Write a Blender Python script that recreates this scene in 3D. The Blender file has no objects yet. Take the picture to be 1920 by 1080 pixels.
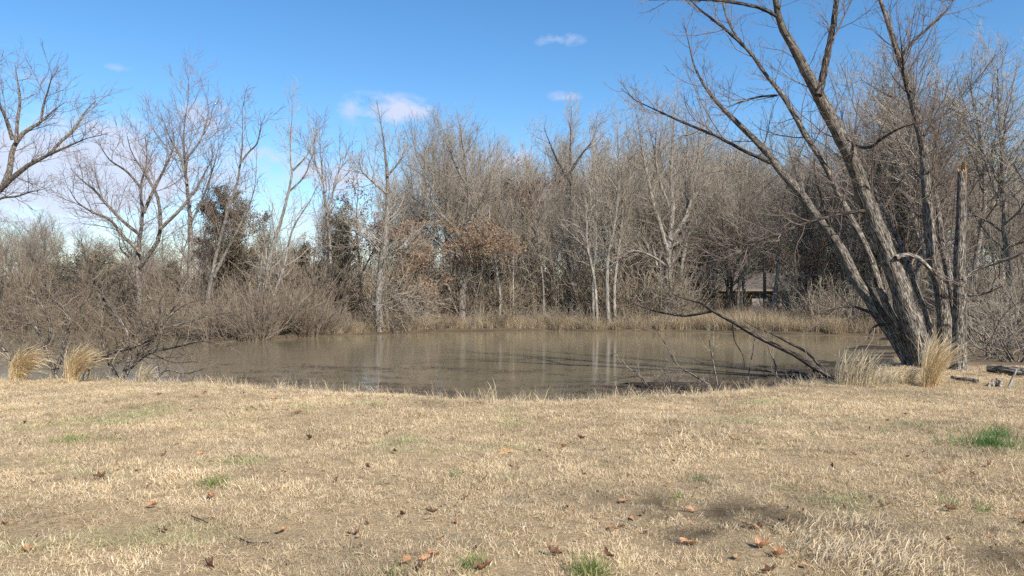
import bpy, math, random
import numpy as np
from math import radians
from mathutils import Vector, Euler

SC = bpy.context.scene
COL = SC.collection
# ------------------------------------------------------------------ camera
F, HZ, CH = 1400.0, 555.0, 1.6          # focal length and horizon row of the photograph (pixels), eye height (m)
cam = bpy.data.cameras.new('camera'); camo = bpy.data.objects.new('camera', cam); COL.objects.link(camo)
cam.sensor_width = 36.0; cam.lens = 36.0 * F / 1920.0
cam.clip_start = 0.1; cam.clip_end = 6000
camo.location = (0, 0, CH); camo.rotation_euler = (radians(90) + math.atan(15 / F), 0, 0)
SC.camera = camo
# ------------------------------------------------------------------ sky, sun, exposure
SUN_AZ, SUN_EL = radians(142), radians(39)   # azimuth clockwise from +Y (the view direction)
world = bpy.data.worlds.new('World'); SC.world = world; world.use_nodes = True
wn, wl = world.node_tree.nodes, world.node_tree.links
wn.clear()
def _m(op, a, b=None, c=None, clamp=False):
    n = wn.new('ShaderNodeMath'); n.operation = op; n.use_clamp = clamp
    for i, x in enumerate((a, b, c)):
        if x is None: continue
        if isinstance(x, (int, float)): n.inputs[i].default_value = x
        else: wl.new(x, n.inputs[i])
    return n.outputs[0]
sky = wn.new('ShaderNodeTexSky'); sky.sky_type = 'NISHITA'; sky.sun_disc = False
sky.sun_elevation = SUN_EL; sky.sun_rotation = SUN_AZ
sky.air_density = 1.0; sky.dust_density = 0.15; sky.ozone_density = 2.6
tc = wn.new('ShaderNodeTexCoord'); sp = wn.new('ShaderNodeSeparateXYZ'); wl.new(tc.outputs['Generated'], sp.inputs[0])
az = _m('ARCTAN2', sp.outputs[0], sp.outputs[1])
el = _m('ARCSINE', sp.outputs[2])
cb = wn.new('ShaderNodeCombineXYZ'); wl.new(az, cb.inputs[0]); wl.new(_m('MULTIPLY', el, 1.8), cb.inputs[1])
nz = wn.new('ShaderNodeTexNoise'); nz.inputs['Scale'].default_value = 24; nz.inputs['Detail'].default_value = 7
nz.inputs['Roughness'].default_value = 0.6; wl.new(cb.outputs[0], nz.inputs['Vector'])
nb = wn.new('ShaderNodeTexNoise'); nb.inputs['Scale'].default_value = 3.2; nb.inputs['Detail'].default_value = 4
wl.new(cb.outputs[0], nb.inputs['Vector'])
def pix_ang(u, v):
    x, z = (u - 960) / F, (HZ - v) / F
    return math.atan2(x, 1), math.atan2(z, math.hypot(x, 1))
tot = None
for (u, v, su, sv, a) in [(715, 205, 66, 30, .85), (768, 206, 36, 16, .8), (1050, 74, 40, 13, .7), (1060, 179, 30, 10, .5),
                          (385, 218, 46, 28, .85), (180, 300, 150, 60, 1.15), (60, 345, 170, 50, 1.2), (480, 290, 60, 22, .5),
                          (640, 325, 75, 28, .8), (935, 300, 60, 24, .9), (1215, 345, 90, 45, .8), (90, 150, 60, 10, .28), (210, 125, 40, 8, .3)]:
    a0, e0 = pix_ang(u, v)
    dx = _m('MULTIPLY', _m('SUBTRACT', az, a0), F / su); dy = _m('MULTIPLY', _m('SUBTRACT', el, e0), F / sv)
    g = _m('MULTIPLY', _m('EXPONENT', _m('MULTIPLY', _m('ADD', _m('MULTIPLY', dx, dx), _m('MULTIPLY', dy, dy)), -1.0)), a)
    tot = g if tot is None else _m('ADD', tot, g)
# a loose band of low cloud all round the horizon
band = _m('EXPONENT', _m('MULTIPLY', _m('MULTIPLY', el, el), -1.0 / (0.17 ** 2)))
low = _m('MULTIPLY', band, _m('MULTIPLY', _m('SUBTRACT', nb.outputs[0], 0.38), 2.6, clamp=True))
body = _m('ADD', tot, low)
dens = _m('ADD', body, _m('MULTIPLY', _m('MULTIPLY', _m('SUBTRACT', nz.outputs[0], 0.5), 3.2), _m('MULTIPLY', body, 1.8, clamp=True)))
dens = _m('MULTIPLY', _m('SUBTRACT', dens, 0.22), 1.15, clamp=True)
hs = wn.new('ShaderNodeHueSaturation'); hs.inputs['Saturation'].default_value = 1.26; hs.inputs['Value'].default_value = 0.9
wl.new(sky.outputs[0], hs.inputs['Color'])
mx = wn.new('ShaderNodeMix'); mx.data_type = 'RGBA'; wl.new(_m('MULTIPLY', dens, 0.85), mx.inputs[0])
wl.new(hs.outputs[0], mx.inputs[6]); mx.inputs[7].default_value = (3.7, 3.9, 4.8, 1)
bg = wn.new('ShaderNodeBackground'); bg.inputs[1].default_value = 0.12
wo = wn.new('ShaderNodeOutputWorld'); wl.new(mx.outputs[2], bg.inputs[0]); wl.new(bg.outputs[0], wo.inputs[0])
sl = bpy.data.lights.new('sun', 'SUN'); sl.energy = 4.8; sl.angle = radians(0.5); sl.color = (1, 0.945, 0.86)
slo = bpy.data.objects.new('sun', sl); COL.objects.link(slo)
SDIR = Vector((math.sin(SUN_AZ) * math.cos(SUN_EL), math.cos(SUN_AZ) * math.cos(SUN_EL), math.sin(SUN_EL)))
slo.rotation_euler = (-SDIR).to_track_quat('-Z', 'Y').to_euler(); slo.location = SDIR * 50
vs = SC.view_settings; vs.view_transform = 'Standard'; vs.look = 'None'; vs.gamma = 1; vs.exposure = 0.74; vs.use_curve_mapping = False
SC.render.engine = 'CYCLES'
SC.cycles.max_bounces = 5; SC.cycles.diffuse_bounces = 2; SC.cycles.glossy_bounces = 3; SC.cycles.transparent_max_bounces = 4
SC.cycles.use_denoising = False

# ------------------------------------------------------------------ helpers
UP = np.array([0, 0, 1.0])
def P(u, v, Y): return np.array([(u - 960) / F * Y, Y, CH - (v - HZ) / F * Y])
def nrm(a): return a / np.maximum(np.linalg.norm(a, axis=-1, keepdims=True), 1e-9)
_tab = np.random.default_rng(3).random((256, 256))
def vnoise(x, y):
    xi = np.floor(x).astype(int); yi = np.floor(y).astype(int); fx = x - xi; fy = y - yi
    fx = fx * fx * (3 - 2 * fx); fy = fy * fy * (3 - 2 * fy)
    a = _tab[xi % 256, yi % 256]; b = _tab[(xi + 1) % 256, yi % 256]; c = _tab[xi % 256, (yi + 1) % 256]; d = _tab[(xi + 1) % 256, (yi + 1) % 256]
    return (a * (1 - fx) + b * fx) * (1 - fy) + (c * (1 - fx) + d * fx) * fy
def fbm(x, y, o=4):
    s = 0; a = 0.5; t = 0
    for i in range(o): s = s + a * vnoise(x * 2 ** i + 17 * i, y * 2 ** i + 31 * i); t += a; a *= 0.5
    return s / t
def ss(a, b, x): t = np.clip((x - a) / (b - a), 0, 1); return t * t * (3 - 2 * t)

class Geo:
    """collects quads (tubes, ribbons) as numpy arrays and links them as one mesh object"""
    def __init__(s): s.v = []; s.f = []; s.uv = []; s.var = []; s.n = 0
    def _add(s, v, f, uv, var):
        s.v.append(v); s.f.append(f + s.n); s.uv.append(uv); s.var.append(var); s.n += len(v)
    def tubes(s, pts, rad, k, rng, lump=0.0):
        N, S, _ = pts.shape
        tan = np.empty_like(pts); tan[:, 1:-1] = pts[:, 2:] - pts[:, :-2]; tan[:, 0] = pts[:, 1] - pts[:, 0]; tan[:, -1] = pts[:, -1] - pts[:, -2]
        tan = nrm(tan)
        ref = np.where(np.abs(tan[:, :1, 2:3]) > 0.8, np.array([1.0, 0, 0]), UP)
        e1 = nrm(np.cross(tan, np.broadcast_to(ref, tan.shape))); e2 = np.cross(tan, e1)
        a = np.arange(k + (k > 5)) * 2 * np.pi / k          # doubled seam for thick tubes so that the uv wraps cleanly
        kk = len(a)
        R = rad[:, :, None] * np.ones(kk)
        if lump: 
            L = 1 + lump * (rng.random((N, S, k)) - 0.5) * 2
            L = np.concatenate([L, L[:, :, :1]], 2) if kk > k else L
            R = R * L
        v = pts[:, :, None] + R[..., None] * (np.cos(a)[None, None, :, None] * e1[:, :, None] + np.sin(a)[None, None, :, None] * e2[:, :, None])
        idx = np.arange(N * S * kk).reshape(N, S, kk)
        nx = idx[:, :, 1:] if kk > k else np.roll(idx, -1, 2)
        b = idx[:, :, :-1] if kk > k else idx
        f = np.stack([b[:, :-1], nx[:, :-1], nx[:, 1:], b[:, 1:]], -1).reshape(-1, 4)
        ln = np.concatenate([np.zeros((N, 1)), np.cumsum(np.linalg.norm(pts[:, 1:] - pts[:, :-1], axis=-1), 1)], 1)
        uv = np.stack([np.broadcast_to(a[None, None] * rad[:, :1, None], (N, S, kk)), np.broadcast_to((ln + rng.random((N, 1)) * 20)[..., None], (N, S, kk))], -1)
        var = np.repeat(rng.random(N), S * kk)
        s._add(v.reshape(-1, 3), f, uv.reshape(-1, 2), var)
    def ribbons(s, pts, w, side, rng):
        N, S, _ = pts.shape
        o = side[:, None] * w[..., None] * 0.5
        v = np.stack([pts - o, pts + o], 2)
        idx = np.arange(N * S * 2).reshape(N, S, 2)
        f = np.stack([idx[:, :-1, 0], idx[:, :-1, 1], idx[:, 1:, 1], idx[:, 1:, 0]], -1).reshape(-1, 4)
        uv = np.zeros((N, S, 2, 2)); uv[..., 1] = np.linspace(0, 1, S)[None, :, None]; uv[:, :, 1, 0] = 1
        s._add(v.reshape(-1, 3), f, uv.reshape(-1, 2), np.repeat(rng.random(N), S * 2))
    def quads(s, c, e1, e2, rng):
        """leaf-like diamonds about centres c"""
        N = len(c)
        v = np.stack([c - e1, c - e2 * 0.55 , c + e1, c + e2 * 0.55], 1)
        f = np.arange(N * 4).reshape(N, 4)
        uv = np.broadcast_to(np.array([[0, 0], [1, 0], [1, 1], [0, 1.0]]), (N, 4, 2))
        s._add(v.reshape(-1, 3), f, uv.reshape(-1, 2), np.repeat(rng.random(N), 4))
    def mesh(s, name, mat, origin=(0, 0, 0), smooth=True):
        v = np.concatenate(s.v) - np.asarray(origin, float); f = np.concatenate(s.f).astype(np.int32); uv = np.concatenate(s.uv); var = np.concatenate(s.var)
        me = bpy.data.meshes.new(name)
        me.vertices.add(len(v)); me.vertices.foreach_set('co', v.astype(np.float32).ravel())
        me.loops.add(f.size); me.loops.foreach_set('vertex_index', f.ravel())
        me.polygons.add(len(f)); me.polygons.foreach_set('loop_start', np.arange(0, f.size, 4, dtype=np.int32))
        me.polygons.foreach_set('loop_total', np.full(len(f), 4, np.int32))
        me.polygons.foreach_set('use_smooth', np.full(len(f), smooth, bool))
        ul = me.uv_layers.new(name='UVMap'); ul.data.foreach_set('uv', uv[f.ravel()].astype(np.float32).ravel())
        at = me.attributes.new('var', 'FLOAT', 'POINT'); at.data.foreach_set('value', var.astype(np.float32))
        me.update(calc_edges=True); me.materials.append(mat)
        return me
    def build(s, name, mat, parent=None, origin=(0, 0, 0), smooth=True):
        return link(name, s.mesh(name, mat, origin, smooth), parent)
def link(name, me, parent=None, loc=None):
    o = bpy.data.objects.new(name, me); COL.objects.link(o)
    if parent: o.parent = parent
    if loc is not None: o.location = loc
    return o
def tag(o, label=None, cat=None, group=None, kind=None):
    for k, x in (('label', label), ('category', cat), ('group', group), ('kind', kind)):
        if x: o[k] = x
    return o
def thing(name, label, cat, loc=(0, 0, 0), group=None):
    o = bpy.data.objects.new(name, None); COL.objects.link(o); o.location = loc; o.empty_display_size = 0.3
    return tag(o, label, cat, group)
def copy_tree(o, parent=None):
    c = o.copy(); COL.objects.link(c)
    if parent: c.parent = parent
    for ch in o.children: copy_tree(ch, c)
    return c
def pymesh(name, verts, faces, mats, smooth=False):
    me = bpy.data.meshes.new(name); me.from_pydata([tuple(map(float, v)) for v in verts], [], faces)
    for m in (mats if isinstance(mats, (list, tuple)) else [mats]): me.materials.append(m)
    me.polygons.foreach_set('use_smooth', [smooth] * len(faces)); me.update(); return me
def boxv(x0, x1, y0, y1, z0, z1):
    return ([(x0, y0, z0), (x1, y0, z0), (x1, y1, z0), (x0, y1, z0), (x0, y0, z1), (x1, y0, z1), (x1, y1, z1), (x0, y1, z1)],
            [(0, 3, 2, 1), (4, 5, 6, 7), (0, 1, 5, 4), (1, 2, 6, 5), (2, 3, 7, 6), (3, 0, 4, 7)])
def box(name, b, mat, parent=None):
    v, f = boxv(*b); return link(name, pymesh(name, v, f, mat), parent)

# ------------------------------------------------------------------ materials
class NT:
    def __init__(s, name, rough=0.85, spec=0.2):
        s.m = bpy.data.materials.new(name); s.m.use_nodes = True; s.t = s.m.node_tree
        s.b = s.t.nodes['Principled BSDF']; s.b.inputs['Roughness'].default_value = rough; s.b.inputs['Specular IOR Level'].default_value = spec
        s.out = s.t.nodes['Material Output']
    def n(s, typ, **kw):
        x = s.t.nodes.new(typ)
        for k, v in kw.items(): setattr(x, k, v)
        return x
    def l(s, a, b): s.t.links.new(a, b)
    def coord(s, kind='Object', scale=(1, 1, 1)):
        tc = s.n('ShaderNodeTexCoord'); mp = s.n('ShaderNodeMapping'); mp.inputs['Scale'].default_value = scale
        s.l(tc.outputs[kind], mp.inputs[0]); return mp.outputs[0]
    def noise(s, vec, scale, detail=4, rough=0.55, dist=0):
        x = s.n('ShaderNodeTexNoise'); x.inputs['Scale'].default_value = scale; x.inputs['Detail'].default_value = detail
        x.inputs['Roughness'].default_value = rough; x.inputs['Distortion'].default_value = dist; s.l(vec, x.inputs['Vector']); return x.outputs[0]
    def ramp(s, fac, stops, interp='LINEAR'):
        r = s.n('ShaderNodeValToRGB'); r.color_ramp.interpolation = interp; e = r.color_ramp.elements
        while len(e) < len(stops): e.new(0.5)
        for i, (p, c) in enumerate(stops): e[i].position = p; e[i].color = (*c, 1) if len(c) == 3 else c
        s.l(fac, r.inputs[0]); return r.outputs[0]
    def mix(s, fac, a, b, mode='MIX'):
        x = s.n('ShaderNodeMix', data_type='RGBA', blend_type=mode)
        for i, q in ((0, fac), (6, a), (7, b)):
            if isinstance(q, (int, float)): x.inputs[i].default_value = q
            elif isinstance(q, tuple): x.inputs[i].default_value = (*q, 1)
            else: s.l(q, x.inputs[i])
        return x.outputs[2]
    def attr(s, name, typ='GEOMETRY', out='Fac'):
        x = s.n('ShaderNodeAttribute'); x.attribute_name = name; x.attribute_type = typ; return x.outputs[out]
    def math(s, op, a, b):
        x = s.n('ShaderNodeMath', operation=op)
        for i, q in enumerate((a, b)):
            if isinstance(q, (int, float)): x.inputs[i].default_value = q
            else: s.l(q, x.inputs[i])
        return x.outputs[0]
    def bump(s, h, strength=0.5, dist=0.02):
        x = s.n('ShaderNodeBump'); x.inputs['Strength'].default_value = strength; x.inputs['Distance'].default_value = dist
        s.l(h, x.inputs['Height']); s.l(x.outputs[0], s.b.inputs['Normal'])
    def color(s, c):
        if isinstance(c, tuple): s.b.inputs['Base Color'].default_value = (*c, 1)
        else: s.l(c, s.b.inputs['Base Color'])
        return s.m
def sc3(c, k): return tuple(min(1, x * k) for x in c)

def bark_mat(name, dark, light, furrow=1.0, lichen=None, rnd=0.25):
    t = NT(name, 0.9, 0.15)
    uv = t.coord('UV', (20 * furrow, 4.2 * furrow, 1)); ob = t.coord('Object')
    n1 = t.noise(uv, 1.0, 5, 0.6, 0.6); n2 = t.noise(ob, 1.7, 4); n3 = t.noise(ob, 9, 5, 0.65)
    c = t.ramp(n1, [(0.38, dark), (0.48, tuple((a + b) / 2 for a, b in zip(dark, light))), (0.58, light)])
    vo = t.n('ShaderNodeTexVoronoi', feature='DISTANCE_TO_EDGE'); vo.inputs['Scale'].default_value = 1.0
    wv_ = t.n('ShaderNodeVectorMath', operation='ADD'); nd = t.n('ShaderNodeTexNoise'); nd.inputs['Scale'].default_value = 0.9; nd.inputs['Detail'].default_value = 3; t.l(uv, nd.inputs['Vector'])
    t.l(uv, wv_.inputs[0]); t.l(nd.outputs['Color'], wv_.inputs[1]); t.l(wv_.outputs[0], vo.inputs['Vector'])
    crk = t.ramp(vo.outputs['Distance'], [(0.0, (0.22, 0.2, 0.19)), (0.16, (1, 1, 1))])
    c = t.mix(0.9 if furrow >= 1 else 0.4, c, crk, 'MULTIPLY')
    c = t.mix(0.6, c, t.ramp(n2, [(0.3, (0.62, 0.6, 0.58)), (0.7, (1.0, 1.0, 1.0))]), 'MULTIPLY')
    if lichen:
        c = t.mix(t.ramp(n3, [(0.55, (0, 0, 0)), (0.68, (0.8, 0.8, 0.8))]), c, lichen)
    oi = t.n('ShaderNodeObjectInfo')
    c = t.mix(1.0, c, t.ramp(oi.outputs['Random'], [(0, (1 - rnd, 1 - rnd, 1 - rnd)), (1, (1, 1, 1))]), 'MULTIPLY')
    t.bump(t.math('ADD', t.math('MULTIPLY', n1, 0.6), t.math('ADD', t.math('MULTIPLY', n3, 0.4), t.math('MINIMUM', t.math('MULTIPLY', vo.outputs['Distance'], 3.0), 0.6))), 1.0, 0.05)
    return t.color(c)
def twig_mat(name, a, b, rnd=0.2):
    t = NT(name, 0.8, 0.2)
    c = t.mix(t.attr('var'), a, b)
    oi = t.n('ShaderNodeObjectInfo')
    c = t.mix(1.0, c, t.ramp(oi.outputs['Random'], [(0, (1 - rnd, 1 - rnd * 1.1, 1 - rnd * 1.2)), (1, (1, 1, 1))]), 'MULTIPLY')
    return t.color(c)
def leaf_mat(name, cols, trans=0.25, tint=False, uvramp=None):
    t = NT(name, 0.7, 0.25)
    n = len(cols)
    c = t.ramp(t.attr('var'), [(i / (n - 1), q) for i, q in enumerate(cols)])
    if tint: c = t.mix(1.0, c, t.attr('tint', 'INSTANCER', 'Color'), 'MULTIPLY')
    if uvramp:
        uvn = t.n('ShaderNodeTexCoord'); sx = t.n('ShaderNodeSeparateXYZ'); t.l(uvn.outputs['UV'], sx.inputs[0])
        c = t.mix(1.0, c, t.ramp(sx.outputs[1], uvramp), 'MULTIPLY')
    t.color(c)
    if trans:
        tr = t.n('ShaderNodeBsdfTranslucent'); t.l(c, tr.inputs[0]); ms = t.n('ShaderNodeMixShader'); ms.inputs[0].default_value = trans
        t.l(t.b.outputs[0], ms.inputs[1]); t.l(tr.outputs[0], ms.inputs[2]); t.l(ms.outputs[0], t.out.inputs[0])
    return t.m

M = {}
M['bark_hero'] = bark_mat('grey_ridged_bark', (0.075, 0.062, 0.05), (0.45, 0.39, 0.32), 1.0, (0.50, 0.47, 0.42), 0.1)
M['bark_dark'] = bark_mat('dark_bark', (0.04, 0.033, 0.028), (0.19, 0.16, 0.135), 1.0)
M['bark_grey'] = bark_mat('grey_bark', (0.16, 0.135, 0.11), (0.46, 0.41, 0.35), 0.8)
M['bark_pale'] = bark_mat('pale_bark', (0.24, 0.21, 0.17), (0.54, 0.49, 0.42), 0.5)
M['twig_hero'] = twig_mat('brown_twig', (0.13, 0.095, 0.075), (0.24, 0.19, 0.155))
M['twig_grey'] = twig_mat('grey_twig', (0.25, 0.21, 0.163), (0.43, 0.37, 0.295))
M['twig_brown'] = twig_mat('warm_brown_twig', (0.22, 0.18, 0.135), (0.40, 0.345, 0.275))
M['twig_pink'] = twig_mat('reddish_twig', (0.15, 0.11, 0.09), (0.26, 0.205, 0.17))
M['brush'] = twig_mat('brush_twig', (0.155, 0.12, 0.087), (0.30, 0.242, 0.18))
M['brush_warm'] = twig_mat('warm_brush_twig', (0.19, 0.148, 0.10), (0.37, 0.30, 0.215))
M['bush_bark'] = bark_mat('bush_bark', (0.11, 0.09, 0.072), (0.42, 0.365, 0.30), 1.0)
M['leaf_orange'] = leaf_mat('dry_orange_leaf', [(0.15, 0.09, 0.055), (0.28, 0.17, 0.10), (0.37, 0.24, 0.15)], 0.25)
M['leaf_red'] = leaf_mat('dry_russet_leaf', [(0.10, 0.045, 0.03), (0.22, 0.11, 0.07), (0.28, 0.16, 0.10)], 0.25)
M['evergreen'] = leaf_mat('evergreen_needles', [(0.085, 0.078, 0.046), (0.14, 0.122, 0.075), (0.20, 0.165, 0.105)], 0.15)
M['vine'] = leaf_mat('brown_vine_leaf', [(0.11, 0.088, 0.052), (0.18, 0.145, 0.09), (0.25, 0.20, 0.13)], 0.2)
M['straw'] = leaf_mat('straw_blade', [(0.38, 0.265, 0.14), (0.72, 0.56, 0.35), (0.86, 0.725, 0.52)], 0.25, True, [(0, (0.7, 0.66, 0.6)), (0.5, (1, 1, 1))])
M['broom'] = leaf_mat('broomsedge_blade', [(0.52, 0.37, 0.19), (0.74, 0.57, 0.33), (0.84, 0.70, 0.46)], 0.3)
M['palegrass'] = leaf_mat('pale_dry_grass', [(0.36, 0.28, 0.17), (0.52, 0.43, 0.28), (0.62, 0.53, 0.37)], 0.2)
M['hay'] = leaf_mat('long_hay_blade', [(0.34, 0.245, 0.14), (0.56, 0.435, 0.275), (0.72, 0.59, 0.40)], 0.25)
M['reed'] = leaf_mat('bank_grass', [(0.24, 0.18, 0.11), (0.38, 0.295, 0.19), (0.50, 0.40, 0.265)], 0.2)
M['green'] = leaf_mat('green_blade', [(0.11, 0.15, 0.04), (0.22, 0.26, 0.08), (0.42, 0.38, 0.18)], 0.3)
M['lushgreen'] = leaf_mat('lush_green_blade', [(0.06, 0.125, 0.03), (0.10, 0.20, 0.05), (0.20, 0.27, 0.09)], 0.3)
M['weed'] = leaf_mat('dead_waterweed', [(0.03, 0.022, 0.017), (0.07, 0.05, 0.04), (0.12, 0.09, 0.07)], 0)
M['leaf_fall'] = leaf_mat('fallen_leaf_tan', [(0.26, 0.13, 0.065), (0.42, 0.225, 0.115), (0.54, 0.32, 0.18)], 0.2)
M['leaf_dark'] = leaf_mat('fallen_leaf_brown', [(0.08, 0.045, 0.03), (0.16, 0.085, 0.05), (0.27, 0.15, 0.085)], 0.1)

# ------------------------------------------------------------------ terrain
WZ = -0.45                                            # water level
def curve(tbl): a = np.array(sorted(tbl)); return lambda x: np.interp(x, a[:, 0], a[:, 1])
_edge = [(((u - 960) / F) * 2240 / (v - HZ), 2240 / (v - HZ)) for u, v in
         [(0, 710), (150, 711), (300, 715), (450, 722), (600, 730), (800, 740), (900, 748), (1000, 750), (1150, 745), (1300, 738), (1450, 725), (1550, 716), (1640, 711)]]
EDGE = curve(_edge + [(-60, 15.5), (-20, 14.8), (8.2, 16.6), (9.0, 17.8), (12, 22), (16, 29), (19, 36), (24, 46), (40, 62), (2000, 62)])
_far = [(((u - 960) / F) * 2870 / (v - HZ), 2870 / (v - HZ)) for u, v in
        [(0, 619), (250, 620), (330, 628), (400, 639), (480, 639), (560, 632), (640, 628), (720, 626), (800, 622), (1000, 620), (1300, 622), (1500, 627), (1640, 630)]]
FAR = curve(_far + [(-80, 20), (-60, 42), (30, 37), (60, 30)])
def height(x, y):
    x = np.asarray(x, float); y = np.asarray(y, float)
    wob = (fbm(x * 0.9, y * 0.9, 3) - 0.5) * 0.5
    dn = y - EDGE(x) + wob; df = FAR(x) - y + (fbm(x * 0.7 + 40, y * 0.7, 3) - 0.5) * 1.2
    zn = np.interp(dn, [-3, -0.7, 0, 0.5, 1.5, 3.5, 9], [0, 0.02, -0.02, -0.28, -0.47, -0.56, -1.1])
    zn = zn + np.where(dn < 0.5, (fbm(x * 0.45, y * 0.45, 3) - 0.5) * 0.14 * ss(0.5, -1.5, dn) + (fbm(x * 2.3, y * 2.3, 3) - 0.5) * 0.05, 0)
    zf = np.interp(df, [-400, -90, -30, -12, -4, -1, 0, 0.6, 3], [2.0, 0.9, 0.25, 0.1, -0.05, -0.24, -0.36, -0.6, -1.0])
    zf = zf + np.where(df < 0, (fbm(x * 0.3 + 9, y * 0.3, 4) - 0.5) * 0.35 * ss(0, -6, df), 0)
    mid = EDGE(x) + FAR(x)
    z = np.where(EDGE(x) > FAR(x) - 3, np.where(y < EDGE(x), np.maximum(zn, zf), zf), np.where(y < mid / 2, zn, zf))
    w = ss(-6, 0, np.minimum(dn, df))
    # low mud banks just breaking the surface near the lawn
    m = fbm(x * 0.55 + 3, y * 1.9, 4)
    amt = np.where((dn > 1.0) & (dn < 9), ss(0.74, 0.92, m + 0.32 * ss(0.5, 3.5, x) * ss(6.5, 4.2, dn) - 0.02 * dn), 0)
    z = np.where(dn > 1.0, np.maximum(z, np.where(amt > 0, WZ - 0.05 + 0.10 * amt, -9)), z)
    return z
def H1(x, y): return float(height(np.array([x]), np.array([y]))[0])
def axis(segs):
    out = []
    for a, b, n in segs: out.append(np.linspace(a, b, n, endpoint=False))
    return np.unique(np.round(np.concatenate(out), 4))
gx = axis([(-2500, -300, 8), (-300, -60, 24), (-60, -16, 60), (-16, 16, 170), (16, 60, 60), (60, 300, 24), (300, 2501, 9)])
gy = axis([(-300, -10, 12), (-10, 3, 18), (3, 24, 130), (24, 50, 70), (50, 110, 60), (110, 400, 24), (400, 3001, 10)])
XX, YY = np.meshgrid(gx, gy); ZZ = height(XX, YY)
nx_, ny_ = len(gx), len(gy)
vid = np.arange(nx_ * ny_).reshape(ny_, nx_)
gf = np.stack([vid[:-1, :-1], vid[:-1, 1:], vid[1:, 1:], vid[1:, :-1]], -1).reshape(-1, 4)
me = bpy.data.meshes.new('ground')
me.from_pydata(np.stack([XX, YY, ZZ], -1).reshape(-1, 3).tolist(), [], gf.tolist())
dn = YY - EDGE(XX); df = FAR(XX) - YY
lawn = np.array([0.48, 0.36, 0.21]); mud = np.array([0.07, 0.055, 0.042]); litter = np.array([0.20, 0.15, 0.095]); field = np.array([0.40, 0.36, 0.20])
c = np.broadcast_to(lawn, XX.shape + (3,)).copy()
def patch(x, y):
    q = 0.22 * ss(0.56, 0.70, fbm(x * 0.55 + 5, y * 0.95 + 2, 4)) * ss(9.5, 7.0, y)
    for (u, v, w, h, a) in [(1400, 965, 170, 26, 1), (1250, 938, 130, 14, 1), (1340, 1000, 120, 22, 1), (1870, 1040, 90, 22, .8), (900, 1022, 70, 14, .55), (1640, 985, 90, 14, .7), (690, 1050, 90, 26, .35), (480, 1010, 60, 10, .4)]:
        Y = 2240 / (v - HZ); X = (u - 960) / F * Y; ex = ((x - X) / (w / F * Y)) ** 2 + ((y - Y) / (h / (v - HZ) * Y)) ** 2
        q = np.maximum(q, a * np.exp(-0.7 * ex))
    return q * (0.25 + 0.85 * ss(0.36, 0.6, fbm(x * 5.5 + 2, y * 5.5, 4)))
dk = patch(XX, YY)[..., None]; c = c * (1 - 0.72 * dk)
wm = ss(0.1, 0.6, dn)[..., None]; c = c * (1 - wm) + mud * wm
wl_ = ss(1.0, -0.8, df)[..., None]; c = c * (1 - wl_) + litter * wl_
wf = ss(-42, -60, df)[..., None]; c = c * (1 - wf) + field * wf
wr = (ss(9.5, 11.5, XX) * ss(14, 16, YY))[..., None] * (1 - wm); c = c * (1 - wr) + litter * wr
ca = me.color_attributes.new('col', 'FLOAT_COLOR', 'POINT'); ca.data.foreach_set('color', np.concatenate([c, np.ones(XX.shape + (1,))], -1).astype(np.float32).ravel())
me.polygons.foreach_set('use_smooth', [True] * len(gf)); me.update()
t = NT('ground_thatch', 0.95, 0.1); ob = t.coord('Object')
n1 = t.noise(ob, 40, 6, 0.7); n2 = t.noise(ob, 6, 5, 0.6)
cc = t.mix(1.0, t.attr('col', out='Color'), t.ramp(n1, [(0.3, (0.45, 0.42, 0.4)), (0.7, (1.1, 1.1, 1.1))]), 'MULTIPLY')
cc = t.mix(1.0, cc, t.ramp(n2, [(0.3, (0.75, 0.75, 0.75)), (0.7, (1.05, 1.05, 1.05))]), 'MULTIPLY')
t.bump(n1, 0.8, 0.03); t.color(cc); me.materials.append(t.m)
tag(link('ground', me), kind='structure')

# ------------------------------------------------------------------ water
wx = np.linspace(-60, 34, 60); wy = np.concatenate([np.linspace(10, 50, 40)])
wv = [(a, b, WZ) for b in wy for a in wx]; wi = np.arange(len(wv)).reshape(len(wy), len(wx))
cx = (wx[:-1] + wx[1:]) / 2; cy = (wy[:-1] + wy[1:]) / 2
CX, CY = np.meshgrid(cx, cy); keep = (CY - EDGE(CX) > -1.2) & (FAR(CX) - CY > -3)
wf_ = np.stack([wi[:-1, :-1], wi[:-1, 1:], wi[1:, 1:], wi[1:, :-1]], -1)[keep]
t = NT('muddy_water', 0.11, 0.5); t.b.inputs['IOR'].default_value = 1.33
ob = t.coord('Object', (1, 1, 1)); ob2 = t.coord('Object', (0.35, 1.2, 1))
n1 = t.noise(ob2, 2.2, 3, 0.5); n2 = t.noise(ob, 0.25, 3)
t.color(t.ramp(n2, [(0.3, (0.15, 0.122, 0.074)), (0.7, (0.185, 0.150, 0.092))]))
t.bump(n1, 0.11, 0.02)
tag(link('pond_water', pymesh('pond_water', wv, wf_.tolist(), t.m, True)), kind='structure')

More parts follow.
